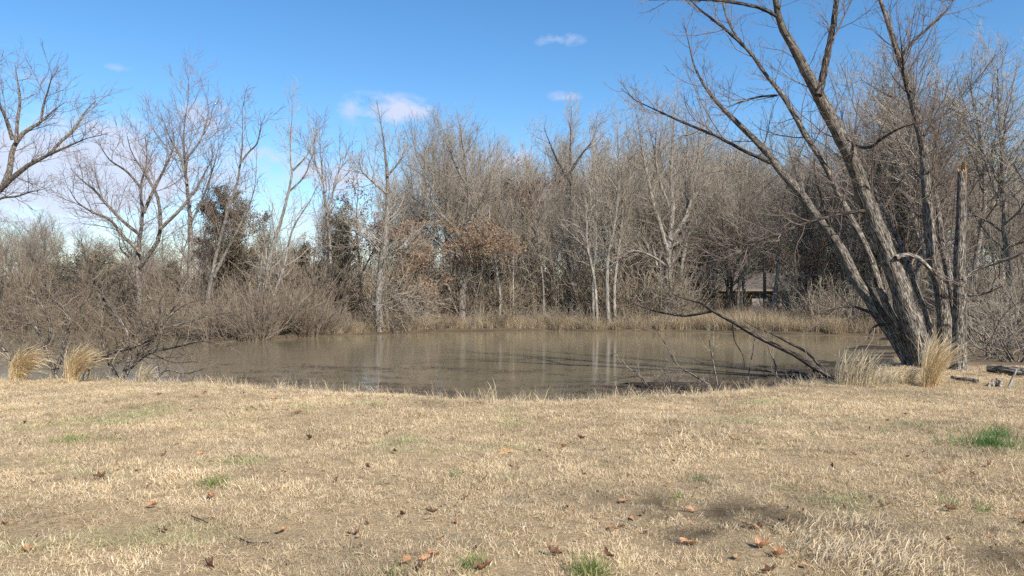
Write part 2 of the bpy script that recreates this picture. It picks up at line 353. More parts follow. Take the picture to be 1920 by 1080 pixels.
# ------------------------------------------------------------------ branching growth
def resample(p, S):
    p = np.asarray(p, float); d = np.concatenate([[0], np.cumsum(np.linalg.norm(np.diff(p, axis=0), axis=1))])
    tt = np.linspace(0, d[-1], S)
    if len(p) < 3: return np.stack([np.interp(tt, d, p[:, i]) for i in range(3)], 1)
    m = np.gradient(p, d, axis=0)
    k = np.clip(np.searchsorted(d, tt, side='right') - 1, 0, len(p) - 2); h = (d[k + 1] - d[k]); s = (tt - d[k]) / h
    s = s[:, None]; h = h[:, None]
    return (2 * s**3 - 3 * s**2 + 1) * p[k] + (s**3 - 2 * s**2 + s) * h * m[k] + (-2 * s**3 + 3 * s**2) * p[k + 1] + (s**3 - s**2) * h * m[k + 1]
def plen(pts): return np.linalg.norm(pts[:, 1:] - pts[:, :-1], axis=-1).sum(1)
PROF = {'cone': lambda t: 1.15 - 0.95 * t, 'round': lambda t: 0.25 + np.sin(np.pi * np.clip(0.12 + 0.80 * t, 0, 1)), 'tip': lambda t: 1.1 - 0.75 * t, 'flat': lambda t: 1.1 - 0.4 * t}
def march(starts, dirs, lens, r0, nseg, wander, up, taper, rng):
    N = len(starts); pts = np.empty((N, nseg + 1, 3)); pts[:, 0] = starts; d = nrm(dirs)
    for k in range(nseg):
        d = nrm(d + rng.normal(0, wander, (N, 3)) + np.asarray(up) * (UP if np.isscalar(up) else 1))
        pts[:, k + 1] = pts[:, k] + d * (lens / nseg)[:, None]
    rad = r0[:, None] * (1 - (1 - taper) * np.linspace(0, 1, nseg + 1)[None])
    return pts, rad
def sprout(pts, rad, sp, rng):
    """side branches along every parent in pts; sp is a spec dict"""
    N, S, _ = pts.shape; L = plen(pts)
    cnt = np.full(N, sp['n']) if 'n' in sp else np.maximum(sp.get('nmin', 1), np.round(L * sp['dens'] * (0.7 + 0.6 * rng.random(N)))).astype(int)
    idx = np.repeat(np.arange(N), cnt); first = np.cumsum(cnt) - cnt; rank = np.arange(len(idx)) - np.repeat(first, cnt)
    t = (rank + rng.random(len(idx))) / cnt[idx]; a, b = sp.get('t', (0.15, 1.0)); t = a + (b - a) * t
    q = np.clip(t * (S - 1), 0, S - 1.001); k = q.astype(int); fr = (q - k)[:, None]
    p0 = pts[idx, k]; p1 = pts[idx, k + 1]; st = p0 + (p1 - p0) * fr; tan = nrm(p1 - p0)
    rr = rad[idx, k] * (1 - fr[:, 0]) + rad[idx, k + 1] * fr[:, 0]
    ref = np.where(np.abs(tan[:, 2:3]) > 0.85, np.array([1.0, 0, 0]), UP); e1 = nrm(np.cross(tan, ref)); e2 = np.cross(tan, e1)
    phi = rank * 2.399 + rng.random(N)[idx] * 6.28 + rng.normal(0, 0.5, len(idx))
    ang = np.radians(sp['ang'] * (1 - sp.get('angt', 0.3) * t) + rng.normal(0, sp.get('sd', 10), len(idx)))
    dr = tan * np.cos(ang)[:, None] + (e1 * np.cos(phi)[:, None] + e2 * np.sin(phi)[:, None]) * np.sin(ang)[:, None]
    ln = (L[idx] if 'len' not in sp else sp['len']) * sp.get('ratio', 1.0) * PROF[sp.get('prof', 'tip')](t) * (0.6 + 0.8 * rng.random(len(idx)))
    ln = np.clip(ln, sp.get('lmin', 0.1), sp.get('lmax', 99))
    r0 = np.clip(np.minimum(rr * sp.get('rr', 0.6), ln * sp.get('slim', 0.03)), sp.get('rmin', 0.005), None)
    return march(st, dr, ln, r0, sp.get('nseg', 4), sp.get('wander', 0.15), sp.get('up', 0.05), sp.get('taper', 0.35), rng)
def grow(stems, srad, specs, rng, ksides=(9, 5, 3, 3, 3), lump=0.0, split=2, leaves=None):
    """stems (N,S,3): returns trunk Geo, crown Geo and last-level points"""
    gt, gc = Geo(), Geo(); gt.tubes(stems, srad, ksides[0], rng, lump)
    lv = [(stems, srad)]
    for i, sp in enumerate(specs):
        src = [lv[j] for j in sp.get('src', [len(lv) - 1])]
        ps, rs = [], []
        for (p, r) in src:
            a, b = sprout(p, r, sp, rng); ps.append(a); rs.append(b)
        pts, rad = np.concatenate(ps), np.concatenate(rs)
        lv.append((pts, rad)); (gt if i + 1 < split else gc).tubes(pts, rad, ksides[min(i + 1, len(ksides) - 1)], rng)
    return gt, gc, lv
def leaf_cloud(pts, n, size, rng, spread=0.12):
    """n leaf diamonds scattered along branches pts"""
    N, S, _ = pts.shape; i = rng.integers(0, N, n); k = rng.integers(0, S - 1, n); fr = rng.random((n, 1))
    c = pts[i, k] * (1 - fr) + pts[i, k + 1] * fr + rng.normal(0, spread, (n, 3))
    e1 = nrm(rng.normal(0, 1, (n, 3))); e2 = nrm(np.cross(e1, rng.normal(0, 1, (n, 3)))); s = size * (0.6 + 0.8 * rng.random((n, 1)))
    g = Geo(); g.quads(c, e1 * s, e2 * s, rng); return g

def px_stems(lst, Y0, S=14):
    """lst: (pixel points base->tip, start width px, end width px, depth drift m[, depth offset]); widths and positions become metres at Y0"""
    ps, rs = [], []
    for it in lst:
        pp, w0, w1, dy = it[:4]; off = it[4] if len(it) > 4 else 0.0
        tt = np.linspace(0, 1, len(pp)); pts = np.array([P(u, v, Y0) for u, v in pp])
        Yn = Y0 + off + dy * tt ** 1.5
        pts = np.array([P(u, v, y) for (u, v), y in zip(pp, Yn)])
        ps.append(resample(pts, S)); tq = np.linspace(0, 1, S); rs.append((w0 + (w1 - w0) * tq) * (1 - 0.6 * ss(0.6, 1, tq)) / 2 / F * Y0)
    return np.array(ps), np.array(rs)
def make_tree(name, label, cat, base, stems, srad, specs, mats, rng, group=None, leaves=None, ksides=(9, 5, 3, 3, 3), lump=0.0, split=2):
    root = thing(name, label, cat, base, group)
    gt, gc, lv = grow(stems, srad, specs, rng, ksides, lump, split)
    gt.build('trunk', mats[0], root, base); gc.build('crown', mats[1], root, base)
    if leaves:
        li, n, size, mat, zr = leaves
        pts = lv[li][0]
        if zr: zc = pts[:, -1, 2]; sel = pts[(zc > zr[0]) & (zc < zr[1])]; pts = sel if len(sel) else pts
        leaf_cloud(pts, n, size, rng).build('leaves', mat, root, base, False)
    return root, lv

# ------------------------------------------------------------------ the big leaning tree on the near bank, its upright neighbour and the snag
YH = 16.6
rng = np.random.default_rng(11)
def base_at(u, Y): x = (u - 960) / F * Y; return (x, Y, H1(x, Y) - 0.03)
TW = [dict(dens=3.4, t=(0.3, 1.0), ang=46, sd=15, len=1.9, prof='tip', rr=0.45, nseg=6, wander=0.15, up=0.09, lmax=2.8, slim=0.009, rmin=0.008),
      dict(dens=5.0, t=(0.08, 1.0), ang=42, sd=15, ratio=0.5, prof='tip', rr=0.6, nseg=4, wander=0.16, up=0.07, slim=0.011, rmin=0.005),
      dict(dens=6.0, t=(0.1, 1.0), ang=40, sd=15, ratio=0.55, prof='tip', rr=0.7, nseg=3, wander=0.16, up=0.05, slim=0.012, rmin=0.0035, lmin=0.12)]
def stem_parts(root, stems, srad, names, mats, base, rng, k=14, lump=0.09):
    stems, srad = np.array([resample(q, 34) for q in stems]), np.array([np.interp(np.linspace(0, 1, 34), np.linspace(0, 1, q.size), q) for q in srad])
    stems[:, 2:-2] += rng.normal(0, 1, stems[:, 2:-2].shape) * srad[:, 2:-2, None] * 0.07
    srad *= 1 + 0.10 * (rng.random(srad.shape) - 0.5)
    for i, nm in enumerate(names):
        if nm == 'trunk': srad[i] *= 1 + 0.55 * np.exp(-np.linspace(0, 1, 34) * 22)
    for i in range(len(stems)):
        g = Geo(); g.tubes(stems[i:i + 1], srad[i:i + 1], k, rng, lump); g.build(names[i], mats[i], root, base)
stems, srad = px_stems([
    ([(1744, 704), (1728, 655), (1710, 607), (1677, 510), (1653, 443), (1633, 398), (1613, 341), (1591, 281), (1554, 215), (1535, 174), (1517, 141), (1487, 81), (1465, 41), (1456, 0), (1440, -90), (1430, -190)], 40, 9, -1.2),
    ([(1536, 178), (1545, 141), (1556, 89), (1565, 41), (1571, 0), (1590, -110)], 14, 6, 1.2, -0.75),
    ([(1724, 702), (1702, 665), (1680, 633), (1647, 587), (1610, 530), (1583, 477), (1557, 437), (1533, 407), (1487, 344), (1461, 315), (1447, 296), (1417, 263), (1369, 215), (1328, 170), (1302, 119), (1293, 81), (1284, 44)], 29, 4, 2.8, 0.4),
    ([(1456, 309), (1402, 285), (1347, 256), (1280, 228), (1230, 205), (1190, 185), (1165, 165)], 8, 2.5, -1.0, 1.75),
    ([(1720, 690), (1700, 645), (1680, 608), (1655, 555), (1635, 495), (1613, 440), (1590, 400), (1573, 363), (1547, 307), (1517, 263), (1491, 215), (1469, 178), (1439, 141), (1402, 89), (1373, 52), (1356, 0), (1345, -60)], 16, 6, 2.2, 0.25),
    ([(1750, 690), (1740, 600), (1717, 537), (1700, 490), (1683, 447), (1660, 400), (1635, 345), (1600, 280), (1575, 200)], 12, 3, 2.5, 0.3),
    ([(1458, 178), (1428, 180), (1395, 189), (1361, 202)], 5, 2.5, -0.8, 1.7),
    ([(1400, 88), (1365, 56), (1336, 33), (1313, 15), (1280, -20)], 7, 3, -0.6, 1.9),
    ([(1458, 28), (1428, 13), (1399, 6), (1361, 0), (1290, -4), (1215, -2)], 6.5, 3, -0.8, -0.95),
    ([(1592, 262), (1606, 272), (1632, 276), (1650, 263), (1687, 241), (1717, 231)], 6.5, 3, -1.6, -0.45),
    ([(1632, 394), (1583, 400), (1540, 410), (1487, 427), (1433, 447), (1380, 460), (1300, 466)], 6.5, 2.5, -1.5, -0.3),
    ([(1490, 426), (1423, 455), (1367, 480), (1300, 497)], 4.5, 2, -1.2, -0.9),
    ([(1560, 440), (1545, 385), (1530, 330), (1527, 270)], 6, 2, 0.8, 0.95),
    ([(1640, 590), (1600, 575), (1565, 578), (1535, 590)], 6, 2, -0.7, 0.6),
    ([(1660, 608), (1640, 612), (1625, 640)], 6, 2, -0.4, 0.5),
    ([(1680, 483), (1693, 478), (1720, 483), (1747, 507), (1767, 523), (1786, 547)], 9, 5, 0.1, -0.35),
], YH, 18)
b0 = base_at(1735, YH)
root = thing('leaning_tree', 'large bare multi-stemmed tree leaning left over the pond', 'tree', b0)
big = [0, 2, 4, 5]; stem_parts(root, stems, srad, ['trunk' if i in big else 'limb' for i in range(len(stems))], [M['bark_hero'] if i in big + [15] else M['bark_dark'] for i in range(len(stems))], b0, rng)
gt, gc, lv = grow(stems, srad, TW, rng, (3, 4, 3, 3), 0, 1); gc.build('crown', M['twig_hero'], root, b0)
stems, srad = px_stems([
    ([(1774, 704), (1772, 653), (1770, 600), (1763, 533), (1748, 480), (1743, 425), (1741, 389), (1739, 344), (1736, 293), (1726, 237), (1715, 196), (1702, 148), (1687, 100), (1669, 44), (1654, 0), (1640, -70), (1630, -140)], 25, 8, 1.2),
    ([(1788, 704), (1787, 620), (1787, 557), (1780, 510), (1770, 473), (1763, 420), (1758, 380), (1752, 330), (1757, 270), (1772, 200)], 19, 5, 1.8, 0.1),
    ([(1690, 108), (1706, 85), (1724, 67), (1754, 41), (1780, 15), (1800, -20)], 7, 3, 1.2, 0.9),
    ([(1737, 300), (1752, 285), (1765, 250), (1790, 215)], 6, 2.5, 1.2, 0.5),
    ([(1716, 200), (1700, 160), (1695, 110), (1690, 60)], 6, 2.5, -0.9, 0.7),
], YH + 0.3, 18)
b1 = base_at(1781, YH + 0.3); root = thing('upright_tree', 'twin-stemmed bare tree with grey furrowed bark beside the broken snag', 'tree', b1)
stem_parts(root, stems, srad, ['trunk', 'trunk', 'limb', 'limb', 'limb'], [M['bark_hero']] * 2 + [M['bark_dark']] * 3, b1, rng)
gt, gc, lv = grow(stems, srad, TW, rng, (3, 4, 3, 3), 0, 1); gc.build('crown', M['twig_hero'], root, b1)
# snag with a torn top
stems, srad = px_stems([
    ([(1797, 708), (1798, 633), (1800, 557), (1799, 483), (1803, 420), (1804, 370), (1805, 322)], 29, 15, 0.15),
    ([(1803, 526), (1833, 505), (1867, 493), (1900, 482), (1930, 468), (1990, 440)], 9, 4, -0.8, 0.05),
    ([(1801, 553), (1833, 553), (1858, 546), (1880, 536)], 6, 3, -0.6, 0.05),
    ([(1860, 545), (1867, 515), (1863, 490), (1850, 465)], 3.5, 1.5, -0.2, -0.4),
], YH - 0.3, 16)
bs = base_at(1797, YH - 0.3)
root = thing('dead_snag', 'dead upright trunk with a splintered broken-off top and orange torn wood', 'tree', bs)
gt, gc, lv = grow(stems[1:], srad[1:], [dict(dens=2.0, ang=50, len=0.7, rr=0.5, nseg=4, slim=0.012, rmin=0.004, wander=0.2), dict(dens=3, ang=45, ratio=0.5, rr=0.6, nseg=3, slim=0.012, rmin=0.003)], rng, (6, 3, 3), 0.05, 1)
srad[0] = np.linspace(27, 15, 16) * (1 + 0.4 * np.exp(-np.arange(16) * 1.6)) / 2 / F * (YH - 0.3); g = Geo(); g.tubes(stems[:1], srad[:1], 14, rng, 0.07); g.build('trunk', M['bark_hero'], root, bs)
gt.build('limb', M['bark_hero'], root, bs); gc.build('crown', M['twig_hero'], root, bs)
t = NT('torn_wood', 0.85, 0.1); w = t.noise(t.coord('Object', (14, 14, 1.2)), 2, 5, 0.6)
t.bump(w, 0.8, 0.02); t.color(t.ramp(w, [(0.3, (0.16, 0.08, 0.035)), (0.65, (0.48, 0.29, 0.14))])); M['torn'] = t.m
top = stems[0, -1]; rt = srad[0, -1]; k = 14; vv, ff = [], []
rg = random.Random(4)
for ring, (rr, dz) in enumerate([(1.0, -0.25), (0.97, 0.0)]):
    for i in range(k): a = i / k * 6.283; vv.append((top[0] - bs[0] + rt * rr * math.cos(a) * 1.02, top[1] - bs[1] + rt * rr * math.sin(a) * 1.02, top[2] - bs[2] + dz))
for i in range(k):
    a = i / k * 6.283; hgt = 0.02 + 0.30 * max(0, math.cos(a - 0.3)) ** 1.5 + 0.07 * rg.random() - 0.1 * (i % 2)
    vv.append((top[0] - bs[0] + rt * 0.85 * math.cos(a), top[1] - bs[1] + rt * 0.85 * math.sin(a), top[2] - bs[2] + hgt))
vv.append((top[0] - bs[0] + rt * 0.2, top[1] - bs[1], top[2] - bs[2] - 0.02))
for r_ in range(2):
    for i in range(k): j = (i + 1) % k; ff.append((r_ * k + i, r_ * k + j, (r_ + 1) * k + j, (r_ + 1) * k + i))
for i in range(k): ff.append((2 * k + i, 2 * k + (i + 1) % k, 3 * k))
link('broken_top', pymesh('broken_top', vv, ff, M['torn']), root)

# fallen limb reaching out over the water
YF = 14.2
stems, srad = px_stems([
    ([(1572, 712), (1533, 693), (1487, 663), (1453, 647), (1413, 627), (1373, 603), (1333, 582), (1318, 570), (1304, 566), (1275, 558), (1258, 549)], 12, 3, 2.0),
    ([(1334, 584), (1322, 586), (1290, 592), (1245, 587), (1201, 575), (1171, 560)], 6, 2, 1.2, 1.35),
    ([(1560, 705), (1541, 690), (1513, 660), (1487, 647), (1450, 627), (1413, 613), (1390, 598)], 7, 2, 1.0, 0.15),
    ([(1333, 582), (1345, 560), (1340, 535), (1350, 510)], 4, 1.5, 0.4, 1.35),
    ([(1373, 603), (1378, 640), (1392, 665), (1396, 690)], 3, 1.5, 0.3, 1.0),
    ([(1526, 690), (1524, 708), (1522, 722)], 5, 4, -0.1, 0.35),
], YF, 14)
make_tree('fallen_limb', 'long dead limb fallen slantwise from the lawn edge over the water', 'branch', base_at(1570, YF), stems, srad,
          [dict(dens=1.6, ang=60, sd=15, len=0.45, rr=0.5, nseg=4, slim=0.01, rmin=0.004, wander=0.2, up=0.12), dict(dens=3, ang=45, ratio=0.5, rr=0.6, nseg=3, slim=0.012, rmin=0.003)],
          (M['bark_dark'], M['twig_grey']), rng, ksides=(8, 3, 3), lump=0.12, split=1)
# thin bare sprouts standing in the shallows
for i, (pp, w0, Y, lab) in enumerate([
        ([(1326, 720), (1300, 703), (1269, 684), (1250, 650), (1227, 613)], 4.5, 16.2, 'long pale leaning bare stem rising from the shallows'),
        ([(1213, 722), (1196, 700), (1178, 690), (1160, 672)], 3.5, 16.2, 'short pale forked stick leaning out of the shallows'),
        ([(1345, 722), (1337, 680), (1330, 640), (1332, 610)], 3, 15.2, 'slim upright bare sprout standing before the fallen limb'),
        ([(1450, 722), (1455, 690), (1440, 650), (1442, 620)], 3, 14.6, 'thin curved bare sprout growing under the fallen limb'),
        ([(1400, 722), (1407, 680), (1414, 640), (1412, 590)], 2.6, 15, 'very thin straight sprout crossing the fallen limb')]):
    stems, srad = px_stems([(pp, w0, 1.5, 0.3)], Y, 10)
    b = base_at(pp[0][0], Y)
    make_tree('bare_sprout', lab, 'sapling', b, stems, srad, [dict(n=6, ang=38, t=(0.3, 1), len=0.55, rr=0.6, nseg=4, slim=0.009, rmin=0.004, up=0.1), dict(n=3, ang=40, ratio=0.5, nseg=3, slim=0.01, rmin=0.003)],
              (M['bush_bark'], M['twig_grey']), rng, ksides=(6, 3, 3), split=1)

# ------------------------------------------------------------------ scrubby bushes on the near left bank
rng = np.random.default_rng(21)
BT = [dict(dens=9.5, t=(0.1, 1.0), ang=55, sd=20, len=0.95, prof='tip', rr=0.55, nseg=5, wander=0.28, up=0.03, slim=0.013, rmin=0.006),
      dict(dens=9, t=(0.1, 1.0), ang=50, sd=20, ratio=0.5, prof='tip', rr=0.6, nseg=4, wander=0.25, up=0.02, slim=0.013, rmin=0.0042),
      dict(dens=9, t=(0.1, 1.0), ang=48, sd=20, ratio=0.5, prof='tip', rr=0.7, nseg=2, wander=0.25, slim=0.014, rmin=0.003, lmin=0.12)]
YB = 15.0
stems, srad = px_stems([
    ([(228, 716), (243, 677), (240, 630), (228, 606), (213, 582), (200, 560), (170, 530)], 11, 3, 0.8),
    ([(158, 712), (178, 676), (237, 653), (273, 641), (296, 618), (302, 594), (299, 573), (276, 555), (250, 520)], 10, 3, -0.4, 0.1),
    ([(236, 705), (255, 668), (285, 640), (310, 600), (350, 570), (390, 560)], 9, 2.5, 0.6),
    ([(245, 690), (275, 665), (330, 650), (380, 640), (430, 650)], 7, 2.5, -0.5),
    ([(240, 640), (270, 610), (320, 585), (340, 545), (345, 500)], 7, 2.5, 1.0, 0.4),
    ([(225, 712), (200, 670), (190, 620), (195, 560), (185, 505)], 7, 2.5, 0.8, 0.2),
    ([(300, 618), (345, 606), (400, 590), (440, 585)], 5, 2, 0.5, 0.1),
    ([(290, 716), (310, 695), (350, 700), (385, 690)], 4, 2, 0.2, -0.3),
], YB, 14)
make_tree('bankside_bush', 'sprawling leafless grey bush with crooked stems leaning over dark water', 'bush', base_at(228, YB), stems, srad, BT, (M['bush_bark'], M['brush']), rng, ksides=(8, 4, 3, 3), lump=0.12, split=1)
stems, srad = px_stems([
    ([(110, 716), (100, 685), (83, 641), (68, 615), (45, 595), (10, 580)], 10, 3, 0.6),
    ([(105, 700), (118, 660), (130, 620), (128, 590), (100, 560), (85, 520)], 8, 2.5, 0.9),
    ([(85, 645), (60, 660), (45, 640), (25, 620), (-10, 610)], 5, 2, -0.5, 0.2),
    ([(112, 716), (125, 690), (118, 640), (140, 590), (165, 560), (175, 520)], 6, 2, 0.4),
    ([(90, 655), (95, 610), (75, 570), (50, 530), (40, 500)], 6, 2, 1.2, 0.3),
    ([(30, 714), (20, 670), (-5, 640), (-20, 580), (-30, 520)], 7, 2, 0.6, 0.2),
], YB - 0.3, 14)
make_tree('bankside_bush', 'leafless grey bush rising between the two bent straw grass clumps', 'bush', base_at(108, YB - 0.3), stems, srad, BT, (M['bush_bark'], M['brush']), rng, ksides=(8, 4, 3, 3), lump=0.12, split=1)

# ------------------------------------------------------------------ trees of the far bank that can be told apart
FT = [dict(dens=2.2, t=(0.2, 1.0), ang=44, sd=14, len=2.6, prof='flat', rr=0.5, nseg=6, wander=0.13, up=0.08, slim=0.011, rmin=0.014, lmin=0.8, lmax=5),
      dict(dens=3.2, t=(0.1, 1.0), ang=40, sd=14, ratio=0.5, prof='flat', rr=0.6, nseg=4, wander=0.14, up=0.06, slim=0.012, rmin=0.010),
      dict(dens=4.4, t=(0.1, 1.0), ang=38, sd=14, ratio=0.55, prof='flat', rr=0.7, nseg=2, wander=0.15, up=0.05, slim=0.014, rmin=0.008, lmin=0.35)]
def far_tree(name, label, Y, lst, mats, seed, specs=FT, leaves=None, base=None, cat='tree', group=None, S=14, ks=(8, 4, 3, 3)):
    rng = np.random.default_rng(seed)
    stems, srad = px_stems(lst, Y, S)
    u0 = lst[0][0][0][0]; b = base_at(u0, Y + (lst[0][4] if len(lst[0]) > 4 else 0))
    for i, it in enumerate(lst):                      # root the stems that start near the ground in it
        if it[0][0][1] > 540:
            z = H1(stems[i, 0, 0], stems[i, 0, 1]) - 0.1
            if stems[i, 0, 2] > z: stems[i] = resample(np.vstack([[stems[i, 0, 0], stems[i, 0, 1], z], stems[i]]), S)
    return make_tree(name, label, cat, b, stems, srad, specs, mats, rng, group, leaves, ksides=ks, lump=0.05, split=1)
def sub(sp, **kw): q = [dict(d) for d in sp]; q[0].update(kw); return q
GP, GB, PK, DK, PL = (M['bark_grey'], M['twig_grey']), (M['bark_grey'], M['twig_brown']), (M['bark_grey'], M['twig_pink']), (M['bark_hero'], M['twig_pink']), (M['bark_pale'], M['twig_grey'])
far_tree('broad_oak', 'broad spreading bare oak with a long horizontal limb at the frame edge', 40, [
    ([(-75, 600), (-70, 480), (-40, 400), (0, 354), (22, 332), (67, 300), (122, 276), (156, 260), (200, 250)], 21, 3, -1.5),
    ([(5, 350), (16, 320), (22, 280), (41, 250), (74, 228), (100, 205), (119, 191)], 12, 3, 2),
    ([(22, 262), (15, 240), (7, 217), (-5, 190), (-10, 150)], 8, 3, -1.5, .3),
    ([(28, 268), (30, 230), (35, 190), (30, 150), (25, 120)], 7, 2.5, 1.5, .3),
    ([(90, 290), (115, 262), (135, 245), (150, 220), (165, 200), (178, 188)], 6, 2.5, 2, -.6),
    ([(74, 228), (80, 195), (90, 160), (95, 138)], 5, 2, -1, 1),
    ([(-70, 480), (-95, 380), (-110, 280), (-90, 180), (-80, 130)], 20, 4, 2),
    ([(-50, 410), (-45, 340), (-40, 270), (-30, 200), (-20, 130)], 14, 3, -2, -.2),
    ([(-30, 390), (0, 372), (30, 368), (55, 360), (80, 355)], 5, 2, -1.5, -.3),
], DK, 31, sub(FT, dens=2.21, len=1.87))
far_tree('spreading_tree', 'dark-limbed bare tree with low arching limbs behind the left thicket', 43, [
    ([(262, 560), (258, 500), (262, 440), (267, 406), (262, 350), (275, 300), (270, 255)], 11, 3, 1),
    ([(262, 500), (280, 476), (296, 450), (300, 413), (293, 365), (267, 320), (245, 285), (237, 255)], 9, 3, -1.5),
    ([(275, 490), (255, 465), (230, 443), (207, 413), (167, 395), (141, 376), (130, 355)], 8, 2.5, -2),
    ([(262, 440), (237, 421), (200, 384), (175, 355), (155, 340), (130, 315)], 7, 2.5, 2, .1),
    ([(298, 430), (330, 400), (355, 370), (380, 330), (400, 290)], 7, 2.5, 2, -.6),
    ([(268, 400), (290, 350), (310, 310), (325, 270), (320, 230)], 7, 2.5, 1, .2),
    ([(262, 350), (235, 320), (205, 300), (185, 270)], 5, 2, -1.5, .5),
    ([(255, 520), (240, 480), (228, 470), (222, 440)], 6, 2, -1, .2),
], DK, 32, sub(FT, dens=2.50, len=1.97))
far_tree('slender_tree', 'tall slim bare tree with reddish twigs standing against a white cloud', 44, [
    ([(352, 575), (355, 500), (357, 430), (352, 370), (345, 300), (343, 240), (350, 195), (353, 158)], 12, 2, 0.6),
    ([(350, 345), (335, 290), (318, 260), (305, 225)], 5, 2, 1), ([(356, 420), (380, 370), (400, 310), (410, 270)], 5, 2, -1),
    ([(345, 300), (370, 270), (385, 230), (390, 200)], 4, 2, 1), ([(370, 575), (378, 500), (385, 430), (395, 370)], 6, 2, 0.5)], PK, 33, sub(FT, dens=2.79, len=2.32))
far_tree('slender_tree', 'slim tree with a wavy leaning trunk rising through the vine-covered mound', 40, [
    ([(390, 560), (400, 500), (409, 462), (430, 385), (447, 332), (450, 293), (455, 258), (452, 215), (459, 172)], 9, 2, 0.5),
    ([(450, 305), (465, 285), (480, 270), (487, 245), (489, 228)], 4, 1.5, -.6), ([(400, 520), (425, 470), (455, 410), (475, 360), (480, 310)], 6, 2, .6)], PK, 34, sub(FT, dens=1.92, len=1.59))
far_tree('pale_trunk_tree', 'pale leaning trunks fanning out of the purple-brown thicket', 38, [
    ([(490, 570), (496, 540), (507, 477), (527, 412), (542, 353), (548, 314), (542, 279), (545, 243), (548, 196)], 10, 2, .5),
    ([(508, 574), (519, 538), (533, 499), (545, 440), (558, 410), (572, 391), (600, 340)], 7, 2, .8, .2),
    ([(481, 570), (483, 544), (489, 499), (495, 452), (500, 400)], 6, 2, -.5, .2),
    ([(548, 320), (575, 290), (590, 255)], 4, 1.5, .6, .4), ([(540, 360), (570, 330), (585, 290)], 4, 1.5, -.6, .3)], PL, 35, sub(FT, dens=1.84, len=1.74))
far_tree('slender_tree', 'thin bare tree with a pale lower stem beside the sky gap', 44, [
    ([(616, 590), (617, 530), (619, 470), (612, 400), (604, 330), (600, 280), (597, 238)], 8, 2, .5), ([(612, 400), (630, 340), (640, 290)], 4, 2, 1), ([(606, 345), (590, 300), (588, 260)], 4, 2, -.7)], PK, 36, sub(FT, dens=2.36, len=2.03))
CON = [dict(dens=6.5, t=(0.3, 1.0), ang=68, angt=0.45, sd=10, len=2.7, prof='cone', rr=0.4, nseg=5, wander=0.13, up=0.09, slim=0.012, rmin=0.013, lmax=3.2),
       dict(dens=3.4, t=(0.2, 1.0), ang=45, ratio=0.42, rr=0.6, nseg=4, wander=0.15, up=0.06, slim=0.014, rmin=0.0095),
       dict(dens=4.6, t=(0.1, 1.0), ang=42, ratio=0.6, rr=0.7, nseg=2, wander=0.15, up=0.05, slim=0.014, rmin=0.006, lmin=0.25)]
far_tree('cypress_tree', 'straight-trunked bare tree with a flared base standing at the water edge', 40.6, [
    ([(713, 612), (709, 575), (712, 530), (715, 500), (722, 440), (727, 380), (726, 330), (722, 290), (716, 245), (706, 192)], 17, 2.5, .3),
    ([(717, 500), (740, 470), (765, 465), (785, 455)], 4, 1.5, -1), ([(714, 545), (745, 550), (780, 560), (820, 565)], 4, 1.5, -1),
    ([(711, 568), (735, 580), (760, 585), (805, 586)], 5, 1.5, -1.2), ([(724, 362), (696, 338), (678, 320), (672, 298)], 5, 2, -.8),
    ([(718, 480), (690, 450), (660, 430), (640, 410)], 4, 1.5, .8), ([(726, 330), (750, 300), (765, 270)], 4, 2, .6)], GP, 37, CON, ks=(12, 4, 3, 3))
far_tree('leafy_oak', 'oak still holding orange-brown leaves on its low boughs', 46, [
    ([(866, 600), (867, 530), (868, 470), (870, 430), (880, 390), (875, 330), (868, 280), (862, 235)], 15, 3, .4),
    ([(868, 455), (845, 420), (820, 395), (800, 350), (795, 300)], 8, 2.5, -1), ([(872, 430), (895, 390), (915, 350), (925, 300)], 8, 2.5, 1),
    ([(868, 480), (835, 470), (805, 480), (785, 500)], 5, 2, -2), ([(866, 520), (835, 525), (805, 528), (780, 535)], 5, 2, -2.2),
    ([(870, 470), (900, 460), (925, 455)], 5, 2, -1.5), ([(876, 350), (850, 300), (835, 255)], 6, 2, 1)], GP, 38, sub(FT, dens=3.60, len=2.10, ang=52), leaves=(2, 9000, 0.06, M['leaf_orange'], (0.5, 6.4)))
far_tree('russet_tree', 'pale-trunked tree with a clump of russet leaves high in its crown', 50, [
    ([(989, 600), (990, 540), (991, 470), (993, 410), (994, 370), (990, 330), (985, 290)], 8, 2.5, .4), ([(992, 400), (1010, 370), (1025, 340)], 4, 2, -1),
    ([(993, 410), (975, 380), (962, 350)], 4, 2, -1)], PL, 39, sub(FT, dens=2.94, len=2.17, t=(0.5, 1)), leaves=(2, 3000, 0.07, M['leaf_red'], (6.0, 9.3)))
far_tree('russet_tree', 'small dark tree with sparse russet leaves left of the flared trunk', 47, [
    ([(680, 600), (676, 540), (672, 480), (668, 420), (670, 370), (672, 345)], 7, 2, .4), ([(674, 520), (700, 470), (715, 440)], 4, 2, -1),
    ([(672, 470), (650, 440), (640, 410)], 4, 2, 1)], (M['bark_dark'], M['twig_brown']), 40, sub(FT, dens=3.53, len=2.17, t=(0.3, 1)), leaves=(2, 2600, 0.075, M['leaf_red'], (3.5, 9)))
far_tree('tall_woodland_tree', 'tallest woodland tree with a dark straight stem and pointed crown', 58, [
    ([(1071, 600), (1071, 500), (1072, 420), (1071, 350), (1069, 300), (1070, 255), (1072, 205)], 13, 2.5, .4),
    ([(1072, 345), (1045, 300), (1030, 265), (1020, 240)], 5, 2, -1), ([(1071, 320), (1090, 290), (1110, 265), (1120, 235)], 5, 2, 1)], (M['bark_dark'], M['twig_grey']), 41, sub(FT, dens=4.20, len=1.90, t=(0.4, 1)))
